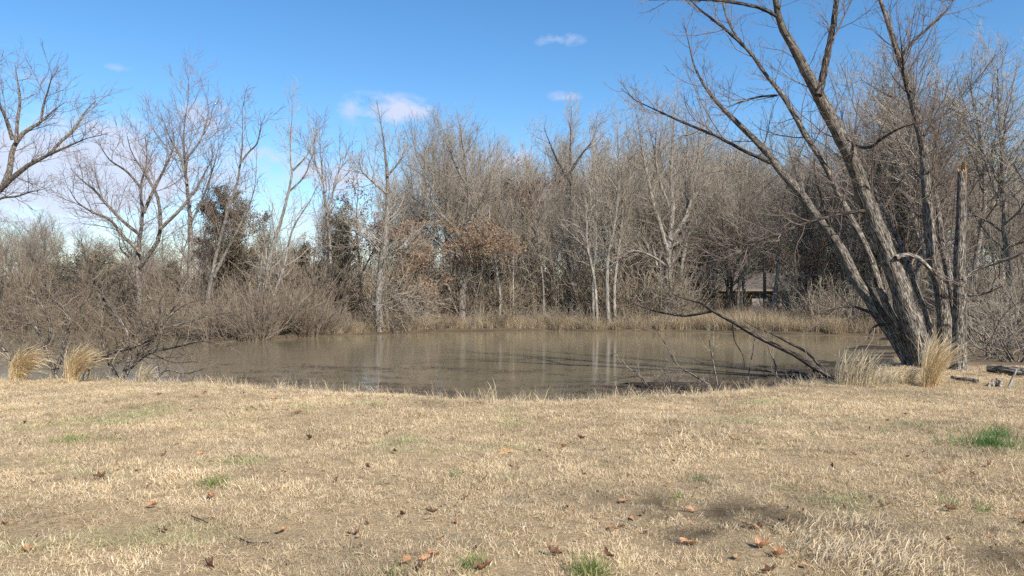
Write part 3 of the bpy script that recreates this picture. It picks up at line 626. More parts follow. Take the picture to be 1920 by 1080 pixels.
far_tree('fan_shaped_tree', 'large pale tree with many upswept limbs forming a fan beside the grassy bank', 47, [
    ([(1253, 610), (1255, 560), (1252, 500), (1256, 440), (1262, 390), (1258, 330), (1262, 270), (1265, 205)], 16, 3, .5),
    ([(1254, 480), (1240, 430), (1225, 380), (1210, 310), (1200, 250), (1195, 215)], 9, 2.5, -1), ([(1257, 450), (1285, 410), (1300, 360), (1310, 290), (1315, 230)], 9, 2.5, 1.2),
    ([(1255, 465), (1290, 440), (1320, 410), (1345, 370)], 7, 2, -1), ([(1240, 610), (1238, 550), (1230, 490), (1218, 440), (1190, 390), (1175, 340)], 9, 2.5, .8, .2),
    ([(1268, 610), (1272, 550), (1280, 490), (1290, 430), (1287, 350), (1290, 280), (1288, 215)], 9, 2.5, 1.0, .3), ([(1256, 390), (1235, 330), (1230, 270), (1235, 215)], 6, 2, -.8, .3),
    ([(1252, 500), (1222, 480), (1190, 470), (1165, 480)], 5, 2, -1.5)], PL, 42, sub(FT, dens=3.60, len=2.10, ang=38))
for i, (lab, Y, pp, w) in enumerate([
        ('pale thin trunk curving right through grey brush near orange leaves', 46, [(935, 610), (938, 560), (930, 500), (920, 440), (917, 380), (914, 330)], 6),
        ('straight pale pole-like trunk between the russet crown and orange oak', 47, [(963, 605), (962, 540), (962, 470), (960, 400), (955, 340)], 4.5),
        ('wavy pale trunk leaning left below the russet crown', 47, [(1018, 610), (1019, 545), (1014, 490), (1008, 440), (1003, 380), (1005, 330)], 5),
        ('pale birch-like trunk with an S-bend beside twin white trunks', 45, [(1120, 610), (1117, 555), (1112, 510), (1103, 470), (1100, 420), (1115, 370), (1118, 310)], 7),
        ('pale birch-like trunk forking upward among twin white trunks', 45.5, [(1112, 600), (1113, 500), (1118, 450), (1117, 400), (1119, 340), (1120, 280)], 6),
        ('tall white trunk, thicker one of the close pair at the bank', 45, [(1141, 612), (1138, 540), (1140, 480), (1151, 430), (1158, 380), (1160, 300), (1158, 235)], 9),
        ('tall white trunk, thinner one of the close pair at the bank', 45.5, [(1153, 610), (1152, 540), (1158, 480), (1165, 430), (1168, 380), (1172, 300)], 7),
        ('slim pale trunk standing before the dark brick house wall', 52, [(1378, 606), (1373, 560), (1370, 500), (1374, 440), (1372, 360), (1370, 290)], 6),
        ('thick pale trunk rooted in tan grass before the house', 50, [(1399, 604), (1396, 560), (1392, 500), (1394, 440), (1398, 350), (1395, 280)], 8),
        ('pale trunk beside the house corner with a straight stem', 53, [(1433, 600), (1434, 540), (1433, 480), (1436, 420), (1432, 340), (1436, 270)], 7),
        ('white slender trunk standing in scrub right of the house', 44, [(1600, 618), (1597, 590), (1594, 560), (1590, 520), (1593, 460), (1588, 400)], 4)]):
    far_tree('pale_trunk_tree', lab, Y, [(pp, w, 1.8, .4)], PL if i not in (2,) else GP, 60 + i, sub(FT, dens=2.79, len=1.89, t=(0.35, 1)), group='pale slim trunks along the far bank', ks=(7, 3, 3, 3))

# ------------------------------------------------------------------ woodland: a handful of kinds, copied
def woodland_proto(name, seed, mats, hgt, spread, n1, up, ang, tmin=0.25, leaves=None, prof='round', forks=0):
    rng = np.random.default_rng(seed)
    st, dr, ln, r0 = [np.zeros(3)], [np.array([rng.normal(0, .05), rng.normal(0, .05), 1])], [hgt * 0.95], [hgt * 0.011]
    for k in range(forks):
        a = rng.random() * 6.28; st.append(np.array([math.cos(a), math.sin(a), 0]) * 0.12); dr.append(np.array([math.cos(a) * .3, math.sin(a) * .3, 1])); ln.append(hgt * (.75 + .2 * rng.random())); r0.append(hgt * 0.008)
    stems, srad = march(np.array(st), np.array(dr), np.array(ln), np.array(r0), 11, 0.06, 0.04, 0.16, rng)
    stems[:, 0, 2] -= 0.25; srad[:, 0] *= 1.35
    specs = [dict(n=n1, t=(tmin, 1.0), ang=ang, sd=12, len=spread, prof=prof, rr=0.5, nseg=6, wander=0.13, up=up, slim=0.014, rmin=0.016),
             dict(dens=3.0, t=(0.12, 1.0), ang=42, sd=13, ratio=0.5, rr=0.6, nseg=4, wander=0.15, up=0.08, slim=0.014, rmin=0.010),
             dict(dens=4.6, t=(0.1, 1.0), ang=40, sd=13, ratio=0.6, rr=0.7, nseg=2, wander=0.15, up=0.07, slim=0.014, rmin=0.008, lmin=0.3)]
    root, lv = make_tree(name, 'x', 'tree', (0, 0, 0), stems, srad, specs, mats, rng, None, leaves, ksides=(7, 4, 3, 3), lump=0.05, split=2)
    return root
WP = [woodland_proto('woodland_tree', 101, GP, 14, 3.6, 26, .13, 52), woodland_proto('woodland_tree', 102, GB, 14, 3.0, 30, .16, 45, forks=1),
      woodland_proto('woodland_tree', 103, (M['bark_grey'], M['twig_grey']), 14, 4.2, 22, .16, 40, .3), woodland_proto('woodland_tree', 104, GB, 14, 2.6, 30, .10, 60, .3, prof='cone'),
      woodland_proto('woodland_tree', 105, PL, 14, 2.8, 24, .18, 42, .35), woodland_proto('woodland_tree', 106, (M['bark_dark'], M['twig_brown']), 14, 3.4, 28, .12, 55, .2, forks=2)]
HP = 14.0
used = [False] * len(WP)
def place_tree(k, x, y, h, rz, label, group, protos=WP, flag=used, hp=HP, wide=1.0, cat=None):
    o = protos[k] if not flag[k] else copy_tree(protos[k])
    flag[k] = True
    o.location = (x, y, H1(x, y) - 0.05); o.scale = (h / hp * wide, h / hp * wide, h / hp); o.rotation_euler = (0, 0, rz)
    tag(o, label, cat, group); return o
SIL = curve([(-200, 400), (0, 400), (120, 395), (240, 430), (400, 430), (520, 380), (600, 330), (660, 400), (690, 350), (740, 300), (790, 248), (860, 226), (905, 250), (935, 290), (975, 282), (1000, 245), (1040, 235), (1100, 255), (1150, 240), (1200, 212), (1260, 200),
             (1330, 245), (1400, 240), (1470, 240), (1560, 245), (1620, 245), (1700, 240), (1760, 235), (1820, 240), (1860, 260), (1960, 250), (2200, 240)])
rg = random.Random(5)
LB = ['grey leafless woodland tree', 'brown-twigged leafless woodland tree', 'wide-crowned leafless woodland tree', 'narrow leafless woodland tree', 'pale-stemmed leafless woodland tree', 'dark-stemmed leafless woodland tree']
ZON = [(650, 'behind the vine mound and pale leaning trunks'), (800, 'behind the flared waterside trunk'), (945, 'behind the orange-leaved oak'), (1040, 'behind the russet-crowned tree'), (1105, 'around the tallest pointed crown'), (1195, 'behind the pair of white trunks'),
       (1340, 'behind the fan-shaped tree'), (1480, 'near the house with the long roof'), (1640, 'behind the leaning stems over the pond'), (1800, 'behind the upright stems and snag'), (9999, 'beyond the right-hand thicket')]
def zone(u, z): return next(w for lim, w in z if u < lim)
slots = []
for row, (Y0, n, u0, u1, drop) in enumerate([(50, 24, 770, 2080, 110), (56, 26, 770, 2080, 45), (62, 26, 760, 2080, 20), (70, 26, 740, 2100, 5), (80, 26, 730, 2100, 10)]):
    for i in range(n):
        u = u0 + (u1 - u0) * (i + 0.15 + 0.7 * rg.random()) / n
        slots.append((u, Y0 + rg.uniform(-3.5, 3.5), drop * rg.random() + rg.uniform(-6, 22)))
for i in range(12): slots.append((rg.uniform(395, 650), rg.uniform(48, 66), rg.uniform(0, 60)))
for u, Y, dv in slots:
    if 1270 < u < 1660 and 57 < Y < 78: Y = 79 + rg.random() * 6
    if 1400 < u < 1500 and Y < 58: continue
    if 640 < u < 700: continue
    x = (u - 960) / F * Y; top = SIL(u) + dv + 20
    if 1420 < u < 1640: top += 25
    h = CH + (HZ - top) / F * Y - H1(x, Y); k = rg.randrange(len(WP))
    lab = '%s %s' % (LB[k], zone(u, ZON)); place_tree(k, x, Y, h, rg.uniform(0, 6.28), lab, lab, wide=rg.uniform(0.85, 1.1))
for (u, Y, top, k, lab, w) in [(1758, 40, 90, 2, 'wide rounded bare tree crown filling the gap behind the snag', 1.25), (1893, 38, 70, 0, 'tall bare tree rising beyond the right-hand thicket', 1.0), (1720, 44, 120, 0, 'lacy grey tree with a high crown between the upright stems', 1.1), (1820, 42, 110, 4, 'pale-stemmed tree with a high crown right of the snag', 1.1), (1600, 50, 195, 2, 'wide bare crown rising behind the main leaning stem', 1.0), (1985, 36, 60, 1, 'tall bare tree past the right-hand thicket edge', 1.0),
                               (1700, 46, 150, 5, 'dark-stemmed bare tree between the upright stems and leaning tree', 1.0), (1450, 47, 225, 3, 'narrow bare tree in front of the house roof', 1.1), (1530, 49, 235, 0, 'grey bare tree behind the leaning stems hiding the house', 1.0),
                               (1640, 48, 200, 1, 'brown-twigged bare tree directly behind the leaning main stem', 1.1), (860, 52, 226, 2, 'wide grey crown rising just behind the orange-leaved oak', 1.0)]:
    x = (u - 960) / F * Y; place_tree(k, x, Y, CH + (HZ - top) / F * Y - H1(x, Y), u, lab, None, wide=w)
DK_ = ['grey-twigged', 'brown-twigged', 'broad', 'narrow', 'pale-stemmed', 'dark-stemmed']
ZFAR = [(150, 'beyond the broad oak'), (340, 'beyond the dark arching tree'), (520, 'beyond the vine mound'), (730, 'beyond the pale leaning trunks'), (1000, 'at the back of the wood past the oak'), (1250, 'at the back of the wood past the white trunks'), (1650, 'at the back of the wood past the house'), (9999, 'at the back of the wood past the snag')]
# hazy tree line far off to the left, beyond the field
for i in range(88):
    u = -160 + 26 * i + rg.uniform(-10, 10); Y = rg.uniform(85, 150)
    if 640 < u < 705: Y = 210
    x = (u - 960) / F * Y; k = rg.randrange(len(WP))
    top = (395 if u < 150 else 430) + rg.uniform(-10, 50); h = CH + (HZ - top) / F * Y - H1(x, Y)
    place_tree(k, x, Y, h, rg.uniform(0, 6.28), *[DK_[k] + ' distant tree ' + zone(u, ZFAR)] * 2, wide=rg.uniform(1.2, 1.6))

# evergreens and vine-draped mounds
def evergreen(name, label, u, Y, top, wpx, mat, seed, n, cat='tree', leaf=0.08, shape='cone', bottom=0.0):
    rng = np.random.default_rng(seed); x = (u - 960) / F * Y; z0 = H1(x, Y); h = CH + (HZ - top) / F * Y - z0; R = wpx / 2 / F * Y
    st = np.array([[x, Y, z0 - 0.1]]); stems, srad = march(st, np.array([[0, 0, 1.0]]), np.array([h]), np.array([h * 0.015]), 8, 0.04, 0.03, 0.2, rng)
    specs = [dict(n=46, t=(0.06 + bottom, 1.0), ang=75, sd=14, len=R, prof='cone' if shape == 'cone' else 'round', rr=0.4, nseg=4, wander=0.16, up=0.06, slim=0.014, rmin=0.012),
             dict(dens=5.0, t=(0.2, 1.0), ang=45, ratio=0.42, rr=0.6, nseg=3, wander=0.2, up=0.04, slim=0.014, rmin=0.008, lmin=0.25), dict(dens=5.0, ang=45, ratio=0.6, rr=0.7, nseg=2, wander=0.2, slim=0.014, rmin=0.007, lmin=0.2)]
    return make_tree(name, label, cat, (x, Y, z0), stems, srad, specs, (M['bark_dark'], M['twig_brown']), rng, None, (2, n, leaf, mat, None), ksides=(7, 4, 3), split=2)
evergreen('vine_mound', 'dense brown vine-smothered tree forming a dark rounded mound', 428, 46, 378, 120, M['vine'], 71, 42000, leaf=0.05, shape='round')
evergreen('vine_mound', 'smaller vine-covered mass at the left thicket behind the arching tree', 175, 50, 488, 130, M['vine'], 72, 12000, leaf=0.05, shape='round')
evergreen('vine_column', 'narrow vine-wrapped trunk beside the small russet tree', 643, 45, 395, 50, M['vine'], 73, 14000, leaf=0.05, shape='round')
evergreen('cedar_tree', 'dark green cedar behind the flared trunk at the water edge', 765, 47, 470, 110, M['evergreen'], 74, 26000, leaf=0.05)
evergreen('cedar_tree', 'olive cedar showing between the pale leaning trunks', 575, 49, 462, 110, M['evergreen'], 75, 18000, leaf=0.05)
evergreen('cedar_tree', 'small shaded cedar under the orange oak boughs', 905, 50, 440, 90, M['evergreen'], 76, 16000, leaf=0.05)
evergreen('cedar_tree', 'low cedar in the scrub left of the vine mound', 330, 52, 492, 80, M['evergreen'], 77, 9000, leaf=0.05)
evergreen('leafy_sapling', 'young tree with orange leaves beside the house roof', 1540, 47, 455, 110, M['leaf_orange'], 78, 1900, leaf=0.07, shape='round', bottom=0.35)
evergreen('leafy_sapling', 'young tree with russet leaves before the house wall', 1590, 50, 500, 130, M['leaf_red'], 79, 2600, leaf=0.07, shape='round', bottom=0.1)

# ------------------------------------------------------------------ scattered stuff through geometry nodes
def scatter(name, label, cat, xyz, rot, scl, protos, seed, tint=None):
    rng = np.random.default_rng(seed); N = len(xyz)
    me = bpy.data.meshes.new(name); me.vertices.add(N); me.vertices.foreach_set('co', np.asarray(xyz, np.float32).ravel())
    a = me.attributes.new('rot', 'FLOAT_VECTOR', 'POINT'); a.data.foreach_set('vector', np.asarray(rot, np.float32).ravel())
    a = me.attributes.new('scl', 'FLOAT_VECTOR', 'POINT'); a.data.foreach_set('vector', np.asarray(scl, np.float32).ravel())
    a = me.attributes.new('pick', 'INT', 'POINT'); a.data.foreach_set('value', rng.integers(0, len(protos), N).astype(np.int32))
    a = me.attributes.new('tint', 'FLOAT_COLOR', 'POINT'); a.data.foreach_set('color', (np.ones((N, 4)) if tint is None else tint).astype(np.float32).ravel())
    ng = bpy.data.node_groups.new(name, 'GeometryNodeTree'); ng.interface.new_socket('Geometry', in_out='INPUT', socket_type='NodeSocketGeometry'); ng.interface.new_socket('Geometry', in_out='OUTPUT', socket_type='NodeSocketGeometry')
    n = ng.nodes; L = ng.links; gi = n.new('NodeGroupInput'); go = n.new('NodeGroupOutput'); ip = n.new('GeometryNodeInstanceOnPoints'); jn = n.new('GeometryNodeJoinGeometry')
    for p in protos:
        oi = n.new('GeometryNodeObjectInfo'); oi.inputs['Object'].default_value = p; oi.inputs['As Instance'].default_value = True; L.new(oi.outputs['Geometry'], jn.inputs[0])
    def at(nm, ty):
        q = n.new('GeometryNodeInputNamedAttribute'); q.data_type = ty; q.inputs['Name'].default_value = nm; return q.outputs['Attribute']
    L.new(gi.outputs[0], ip.inputs['Points']); L.new(jn.outputs[0], ip.inputs['Instance']); ip.inputs['Pick Instance'].default_value = True
    L.new(at('pick', 'INT'), ip.inputs['Instance Index'])
    er = n.new('FunctionNodeEulerToRotation'); L.new(at('rot', 'FLOAT_VECTOR'), er.inputs[0]); L.new(er.outputs[0], ip.inputs['Rotation'])
    L.new(at('scl', 'FLOAT_VECTOR'), ip.inputs['Scale']); L.new(ip.outputs[0], go.inputs[0])
    o = link(name, me); md = o.modifiers.new('scatter', 'NODES'); md.node_group = ng
    return tag(o, label, cat, None, 'stuff')
def unlinked(name, geo, mat): return bpy.data.objects.new(name, geo.mesh(name, mat))
def blades(n, R, h, lean, rng, w=0.006, S=4, curl=0.6, g=None, soft=False):
    a = rng.random(n) * 6.283; r = R * (np.abs(rng.normal(0, 0.62, n)) if soft else np.sqrt(rng.random(n))); base = np.stack([r * np.cos(a), r * np.sin(a), np.full(n, -0.012)], 1)
    b = rng.random(n) * 6.283; out = np.stack([np.cos(b), np.sin(b), np.zeros(n)], 1)
    ln = h * (0.5 + 0.8 * rng.random(n)); le = np.clip(np.abs(rng.normal(lean, 0.35, n)), 0, 1.5)
    pts = np.empty((n, S, 3)); pts[:, 0] = base
    for k in range(1, S):
        th = np.clip(le + curl * (k - 1) / (S - 1) * rng.random(n), 0, 1.9); d = out * np.sin(th)[:, None] + UP * np.cos(th)[:, None]
        pts[:, k] = pts[:, k - 1] + d * (ln / (S - 1))[:, None]
    side = np.cross(out, UP); side = nrm(side * np.cos(0.7) + rng.normal(0, .5, (n, 3)))
    W = w * (0.6 + 0.8 * rng.random(n))[:, None] * np.linspace(1, 0.25, S)[None]
    g = g or Geo(); g.ribbons(pts, W, side, rng); return g
# brush along the far bank
def shrub_geo(seed, n, h, spread, tw=1.0):
    rng = np.random.default_rng(seed)
    a = rng.random(n) * 6.28; st = np.stack([np.cos(a), np.sin(a), np.zeros(n)], 1) * (rng.random((n, 1)) * 0.35); st[:, 2] -= 0.15
    dr = np.stack([np.cos(a) * spread, np.sin(a) * spread, np.ones(n)], 1) * 1.0
    stems, srad = march(st, dr, h * (0.6 + 0.5 * rng.random(n)), np.full(n, 0.018 * tw), 7, 0.13, 0.03, 0.3, rng)
    g = Geo(); g.tubes(stems, srad, 4, rng)
    p, r = sprout(stems, srad, dict(dens=3.6, t=(0.15, 1), ang=42, sd=15, len=h * 0.3, rr=0.6, nseg=4, wander=0.2, up=0.05, slim=0.016, rmin=0.008 * tw), rng); g.tubes(p, r, 3, rng)
    p2, r2 = sprout(p, r, dict(dens=4.2, t=(0.1, 1), ang=42, sd=15, ratio=0.55, rr=0.7, nseg=3, wander=0.2, up=0.04, slim=0.016, rmin=0.006 * tw, lmin=0.15), rng); g.tubes(p2, r2, 3, rng)
    return g
BR = [unlinked('brush', shrub_geo(200 + i, 13, 2.2, s), M['brush']) for i, s in enumerate((0.35, 0.6, 0.5, 0.8))]
BW = [unlinked('brush', shrub_geo(220 + i, 13, 2.3, s), M['brush_warm']) for i, s in enumerate((0.35, 0.5, 0.7))]
BG = [unlinked('brush', shrub_geo(210 + i, 11, 2.4, s), M['twig_grey']) for i, s in enumerate((0.3, 0.5))]
rng = np.random.default_rng(91)
def strip(n, u0, u1, dmin, dmax, smin, smax, seed):
    """points on the far bank, dmin..dmax metres behind the water line"""
    r = np.random.default_rng(seed); y = np.full(n, 42.0); u = u0 + (u1 - u0) * r.random(n); d = dmin + (dmax - dmin) * r.random(n) ** 1.3
    for _ in range(6): x = (u - 960) / F * y; y = FAR(x) + d
    x = (u - 960) / F * y; z = height(x, y) - 0.03; s = smin + (smax - smin) * r.random(n)
    return np.stack([x, y, z], 1), np.stack([r.normal(0, .08, n), r.normal(0, .08, n), r.random(n) * 6.28], 1), s[:, None] * np.array([1, 1, 1.0])
def cat3(*a): return [np.concatenate(q) for q in zip(*a)]
p, r_, s_ = cat3(strip(150, -150, 640, 0.0, 3.5, 0.55, 1.15, 1), strip(150, -150, 640, 2, 12, 1.0, 1.8, 2), strip(80, 300, 620, -0.3, 2.0, 0.6, 1.1, 3), strip(330, -200, 640, 8, 40, 1.4, 2.5, 4))
scatter('thicket', 'purplish brown twiggy thicket crowding the left shore', 'brush', p, r_, s_, BR, 5)
p, r_, s_ = cat3(strip(130, 620, 1260, 0.3, 4, 0.35, 0.8, 11), strip(420, 700, 1290, 3.5, 16, 0.9, 2.1, 12), strip(130, 1500, 2050, 1, 12, 0.7, 1.7, 13), strip(230, 1280, 1640, 3.5, 16, 0.45, 0.95, 14), strip(380, 700, 2080, 10, 40, 1.2, 2.2, 15))
uu = p[:, 0] / p[:, 1] * F + 960; hs_ = (uu > 1295) & (uu < 1500) & (p[:, 1] < 65) & (p[:, 1] > FAR(p[:, 0]) + 3.5) & (s_[:, 0] > 0.75)
p, r_, s_ = p[~hs_], r_[~hs_], s_[~hs_]
gap = ((p[:, 0] / p[:, 1] * F + 960 > 640) & (p[:, 0] / p[:, 1] * F + 960 < 700) & (s_[:, 0] > 0.6)); p, r_, s_ = p[~gap], r_[~gap], s_[~gap]
scatter('undergrowth', 'grey-brown leafless undergrowth between the trunks of the far bank', 'brush', p, r_, s_, BW + BG[:1], 6)
# dry bank grass
def reed_proto(seed, n, h): return unlinked('bank_grass', blades(n, 0.35, h, 0.22, np.random.default_rng(seed), 0.02, 4, 0.7), M['reed'])
RD = [reed_proto(230 + i, 70, 0.9) for i in range(3)]
p, r_, s_ = cat3(strip(800, 1230, 1660, 0.3, 9, 0.45, 0.95, 21), strip(420, 690, 1240, 0.2, 4, 0.35, 0.8, 22), strip(160, 560, 700, 0.1, 2, 0.3, 0.6, 23), strip(250, 1640, 2050, 0.3, 10, 0.6, 1.2, 24))
scatter('bank_grass', 'tall dry tan grass growing along the far bank', 'grass', p, r_, s_, RD, 7)
# lawn
rng = np.random.default_rng(55)
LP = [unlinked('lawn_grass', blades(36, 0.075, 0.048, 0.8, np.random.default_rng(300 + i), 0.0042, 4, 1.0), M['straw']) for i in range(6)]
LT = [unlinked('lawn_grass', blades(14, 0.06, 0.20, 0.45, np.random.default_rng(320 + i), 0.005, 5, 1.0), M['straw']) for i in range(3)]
def lawn_pts(n, y0, y1, wide):
    y = np.sqrt(y0**2 + (y1**2 - y0**2) * rng.random(n)); x = (rng.random(n) * 2 - 1) * wide * y
    k = y < EDGE(x) + 0.45; return x[k], y[k]
x, y = lawn_pts(76000, 2.6, 17.0, 0.86)
N = len(x); z = height(x, y)
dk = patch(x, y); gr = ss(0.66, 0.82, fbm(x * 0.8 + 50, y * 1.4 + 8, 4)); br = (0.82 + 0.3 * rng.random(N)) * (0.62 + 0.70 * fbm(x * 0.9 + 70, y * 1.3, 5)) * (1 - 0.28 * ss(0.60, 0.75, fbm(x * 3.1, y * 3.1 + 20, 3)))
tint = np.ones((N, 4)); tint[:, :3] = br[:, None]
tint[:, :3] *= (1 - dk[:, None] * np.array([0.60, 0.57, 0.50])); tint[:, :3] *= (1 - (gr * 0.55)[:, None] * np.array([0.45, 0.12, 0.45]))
sc = (0.55 + 0.6 * rng.random(N) + 0.55 * ss(0.5, 0.75, fbm(x * 1.1 + 33, y * 1.1 + 5, 3)) * rng.random(N)) * (1 - 0.45 * dk) * (1 - 0.4 * ss(0.62, 0.74, fbm(x * 2.6 + 11, y * 2.6, 3)))
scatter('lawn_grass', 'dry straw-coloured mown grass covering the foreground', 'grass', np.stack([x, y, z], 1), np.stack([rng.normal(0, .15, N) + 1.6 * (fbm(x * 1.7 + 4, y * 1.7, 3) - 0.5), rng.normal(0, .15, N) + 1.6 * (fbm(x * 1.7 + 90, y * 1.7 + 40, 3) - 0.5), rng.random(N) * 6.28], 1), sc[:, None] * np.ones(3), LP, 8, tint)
# taller ragged fringe at the lip of the bank
xe = rng.uniform(-16, 12, 900); ye = EDGE(xe) + rng.normal(0.1, 0.18, 900); N = 900
scatter('edge_grass', 'ragged longer dry grass fringing the lip of the lawn', 'grass', np.stack([xe, ye, height(xe, ye)], 1), np.stack([rng.normal(0, .2, N), rng.normal(0, .2, N), rng.random(N) * 6.28], 1), (0.45 + 0.9 * rng.random(N)**2)[:, None] * np.ones(3), LT, 9)
# dead waterweed in the shallows
WD = [unlinked('waterweed', blades(26, 0.16, 0.10, 0.8, np.random.default_rng(340 + i), 0.008, 4, 1.0), M['weed']) for i in range(3)]
n = 9000; xw = rng.uniform(-9, 9, n); yw = EDGE(xw) + 1.2 + 8 * rng.random(n) ** 1.2
m = 0.5 * fbm(xw * 0.5 + 3, yw * 2.0, 4) + 0.5 * fbm(xw * 2.6, yw * 4.5, 3) + 0.16 * ss(0.5, 3.5, xw) * ss(7, 4.2, yw - EDGE(xw)); k = (m > 0.575) & (yw < 22.5); xw, yw = xw[k], yw[k]
x2 = rng.uniform(-8, 8, 2600); y2 = EDGE(x2) + 3.0 + 2.2 * rng.random(2600); k = fbm(x2 * 1.5 + 8, y2 * 3, 3) > 0.53; xw, yw = np.append(xw, x2[k]), np.append(yw, y2[k]); N = len(xw)
scatter('waterweed', 'dark dead water weeds breaking the surface of the shallows', 'weeds', np.stack([xw, yw, np.full(N, WZ - 0.005)], 1), np.stack([np.zeros(N), np.zeros(N), rng.random(N) * 6.28], 1), np.stack([0.8 + 0.9 * rng.random(N), 0.5 + 0.4 * rng.random(N), 0.3 + 0.8 * rng.random(N)**2], 1), WD, 10)

# ------------------------------------------------------------------ thickets of single shrubs on the right bank and dark stems at the mud
SH = []
for i in range(3):
    root = thing('bare_shrub', 'x', 'shrub'); rngs = np.random.default_rng(400 + i)
    n = 9; a = rngs.random(n) * 6.28; st = np.stack([np.cos(a), np.sin(a), np.zeros(n)], 1) * 0.25 * rngs.random((n, 1)); st[:, 2] -= 0.1
    stems, srad = march(st, np.stack([np.cos(a) * .7, np.sin(a) * .7, np.ones(n)], 1), 2.4 * (0.6 + 0.5 * rngs.random(n)), np.full(n, 0.02), 8, 0.16, 0.02, 0.3, rngs)
    gt, gc, lv = grow(stems, srad, [dict(dens=3.4, t=(0.1, 1), ang=48, sd=16, len=0.9, rr=0.55, nseg=5, wander=0.2, up=0.02, slim=0.012, rmin=0.006), dict(dens=4.5, ang=45, ratio=0.5, rr=0.6, nseg=4, wander=0.2, slim=0.012, rmin=0.004),
                                    dict(dens=4, ang=45, ratio=0.5, rr=0.7, nseg=3, wander=0.2, slim=0.014, rmin=0.003, lmin=0.12)], rngs, (5, 3, 3, 3), 0.05, 1)
    gt.build('stems', M['bush_bark'], root); gc.build('crown', M['twig_brown'], root); SH.append(root)
su = [False] * 3
for (u, Y, s, lab) in [(1850, 19.5, 1.0, 'tangled bare shrub just behind the fallen log'), (1905, 18.2, 1.1, 'wide bare shrub overhanging the log end'), (1945, 20.5, 1.3, 'tall bare shrub at the outer edge of the right thicket'),
                       (1880, 23, 1.5, 'large bare shrub deep in the right-hand thicket'), (1835, 25, 1.3, 'bare shrub seen past the dead snag'), (1930, 26, 1.7, 'tallest bare shrub of the right-hand thicket'), (1860, 30, 1.8, 'bare shrub at the rear of the right-hand thicket'), (2010, 22, 1.5, 'bare shrub outermost in the right-hand thicket'),
                       (1800, 31, 1.4, 'bare shrub on the shore behind the upright stems'), (1920, 33, 1.9, 'bare shrub rearmost before the woodland')]:
    x = (u - 960) / F * Y; k = rg.randrange(3); o = SH[k] if not su[k] else copy_tree(SH[k]); su[k] = True
    o.location = (x, Y, H1(x, Y)); o.rotation_euler = (0, 0, rg.random() * 6.28); o.scale = (s,) * 3; tag(o, lab, 'shrub', 'bare shrubs of the right bank thicket')
for (u, Y, s, lab) in [(1214, 16.6, 0.32, 'small dark weed bush standing in mud by the forked stick'), (1256, 16.4, 0.30, 'small dark bristly weed clump at the mud edge'), (1300, 16.0, 0.27, 'dark drooping weed clump beside the leaning stem'), (1500, 15.2, 0.35, 'low twiggy weed under the butt of the fallen limb'), (283, 14.2, 0.30, 'small grey twiggy tuft on the left bank edge')]:
    x = (u - 960) / F * Y; o = copy_tree(SH[0]); o.name = 'weed_bush'
    o.location = (x, Y, max(H1(x, Y), WZ - 0.05)); o.rotation_euler = (0, 0, rg.random() * 6.28); o.scale = (s,) * 3; tag(o, lab, 'weed'); o.pop('group', None)

# ------------------------------------------------------------------ clumps of broomsedge and pale grass
def clump(name, label, u, v, hpx, n, R, bend, mat, seed, sway=(1, 0), w=0.006, group=None, jit=0.45):
    """arching clump rooted at pixel (u, v) on the ground, hpx tall"""
    rng = np.random.default_rng(seed); Y = 2240 / (v - HZ)
    for _ in range(4): x = (u - 960) / F * Y; Y = (CH - H1(x, Y)) * F / (v - HZ)
    x = (u - 960) / F * Y; z = H1(x, Y); h = hpx / F * Y
    a = rng.random(n) * 6.28; r = R * np.sqrt(rng.random(n)); base = np.stack([r * np.cos(a), r * np.sin(a) * 0.7, np.full(n, -0.02)], 1)
    dx = nrm(np.stack([sway[0] + rng.normal(0, jit, n), sway[1] + rng.normal(0, jit, n), np.zeros(n)], 1)); ln = h * 1.25 * (0.45 + 0.6 * rng.random(n)); S = 8
    pts = np.empty((n, S, 3)); pts[:, 0] = base; b = bend * (0.75 + 0.5 * rng.random(n)); th0 = rng.normal(0.12, 0.20, n)
    for k in range(1, S):
        th = th0 + b * ((k - 1) / (S - 2)) ** 1.2; d = dx * np.sin(th)[:, None] + UP * np.cos(th)[:, None]; pts[:, k] = pts[:, k - 1] + d * (ln / (S - 1))[:, None]
    g = Geo(); W = w * (0.7 + 0.7 * rng.random(n))[:, None] * np.array([1, 1, 1, 1, 1.1, 1.3, 1.0, 0.3])[None]
    g.ribbons(pts, W, nrm(np.cross(dx, UP) + rng.normal(0, .4, (n, 3))), rng)
    if jit < 0.5: blades(n // 3, R * 1.3, h * 0.3, 0.8, rng, w * 0.8, 4, 1.0, g)   # broken litter round the foot
    o = g.build(name, mat, None); o.location = (x, Y, z); tag(o, label, 'grass clump', group); return o
clump('straw_grass_clump', 'thick golden straw grass clump bent over at the left bank edge', 32, 716, 74, 520, 0.15, 1.35, M['broom'], 1)
clump('straw_grass_clump', 'golden straw grass clump arching against the forked grey bush', 134, 717, 74, 420, 0.11, 1.2, M['broom'], 2)
clump('straw_grass_clump', 'golden straw grass clump only partly in view beyond the left bush', -58, 708, 78, 420, 0.15, 1.2, M['broom'], 3)
clump('pale_grass_clump', 'ragged pale grey-tan grass clump under the crooked bush', 270, 717, 34, 160, 0.13, 1.0, M['palegrass'], 4)
clump('straw_grass_clump', 'tall orange straw grass clump at the foot of the dead snag', 1742, 726, 92, 480, 0.14, 0.75, M['broom'], 5)
clump('straw_grass_clump', 'low orange straw tuft left of the tall orange clump', 1700, 722, 40, 110, 0.10, 1.1, M['broom'], 6)
clump('straw_grass_clump', 'short straw tuft between the pale grass and the leaning trunk', 1676, 720, 36, 70, 0.10, 1.0, M['broom'], 7)
clump('pale_grass_clump', 'tall wispy pale grass beside the butt of the fallen limb', 1582, 722, 66, 140, 0.16, 0.55, M['palegrass'], 8, (0.8, 0))
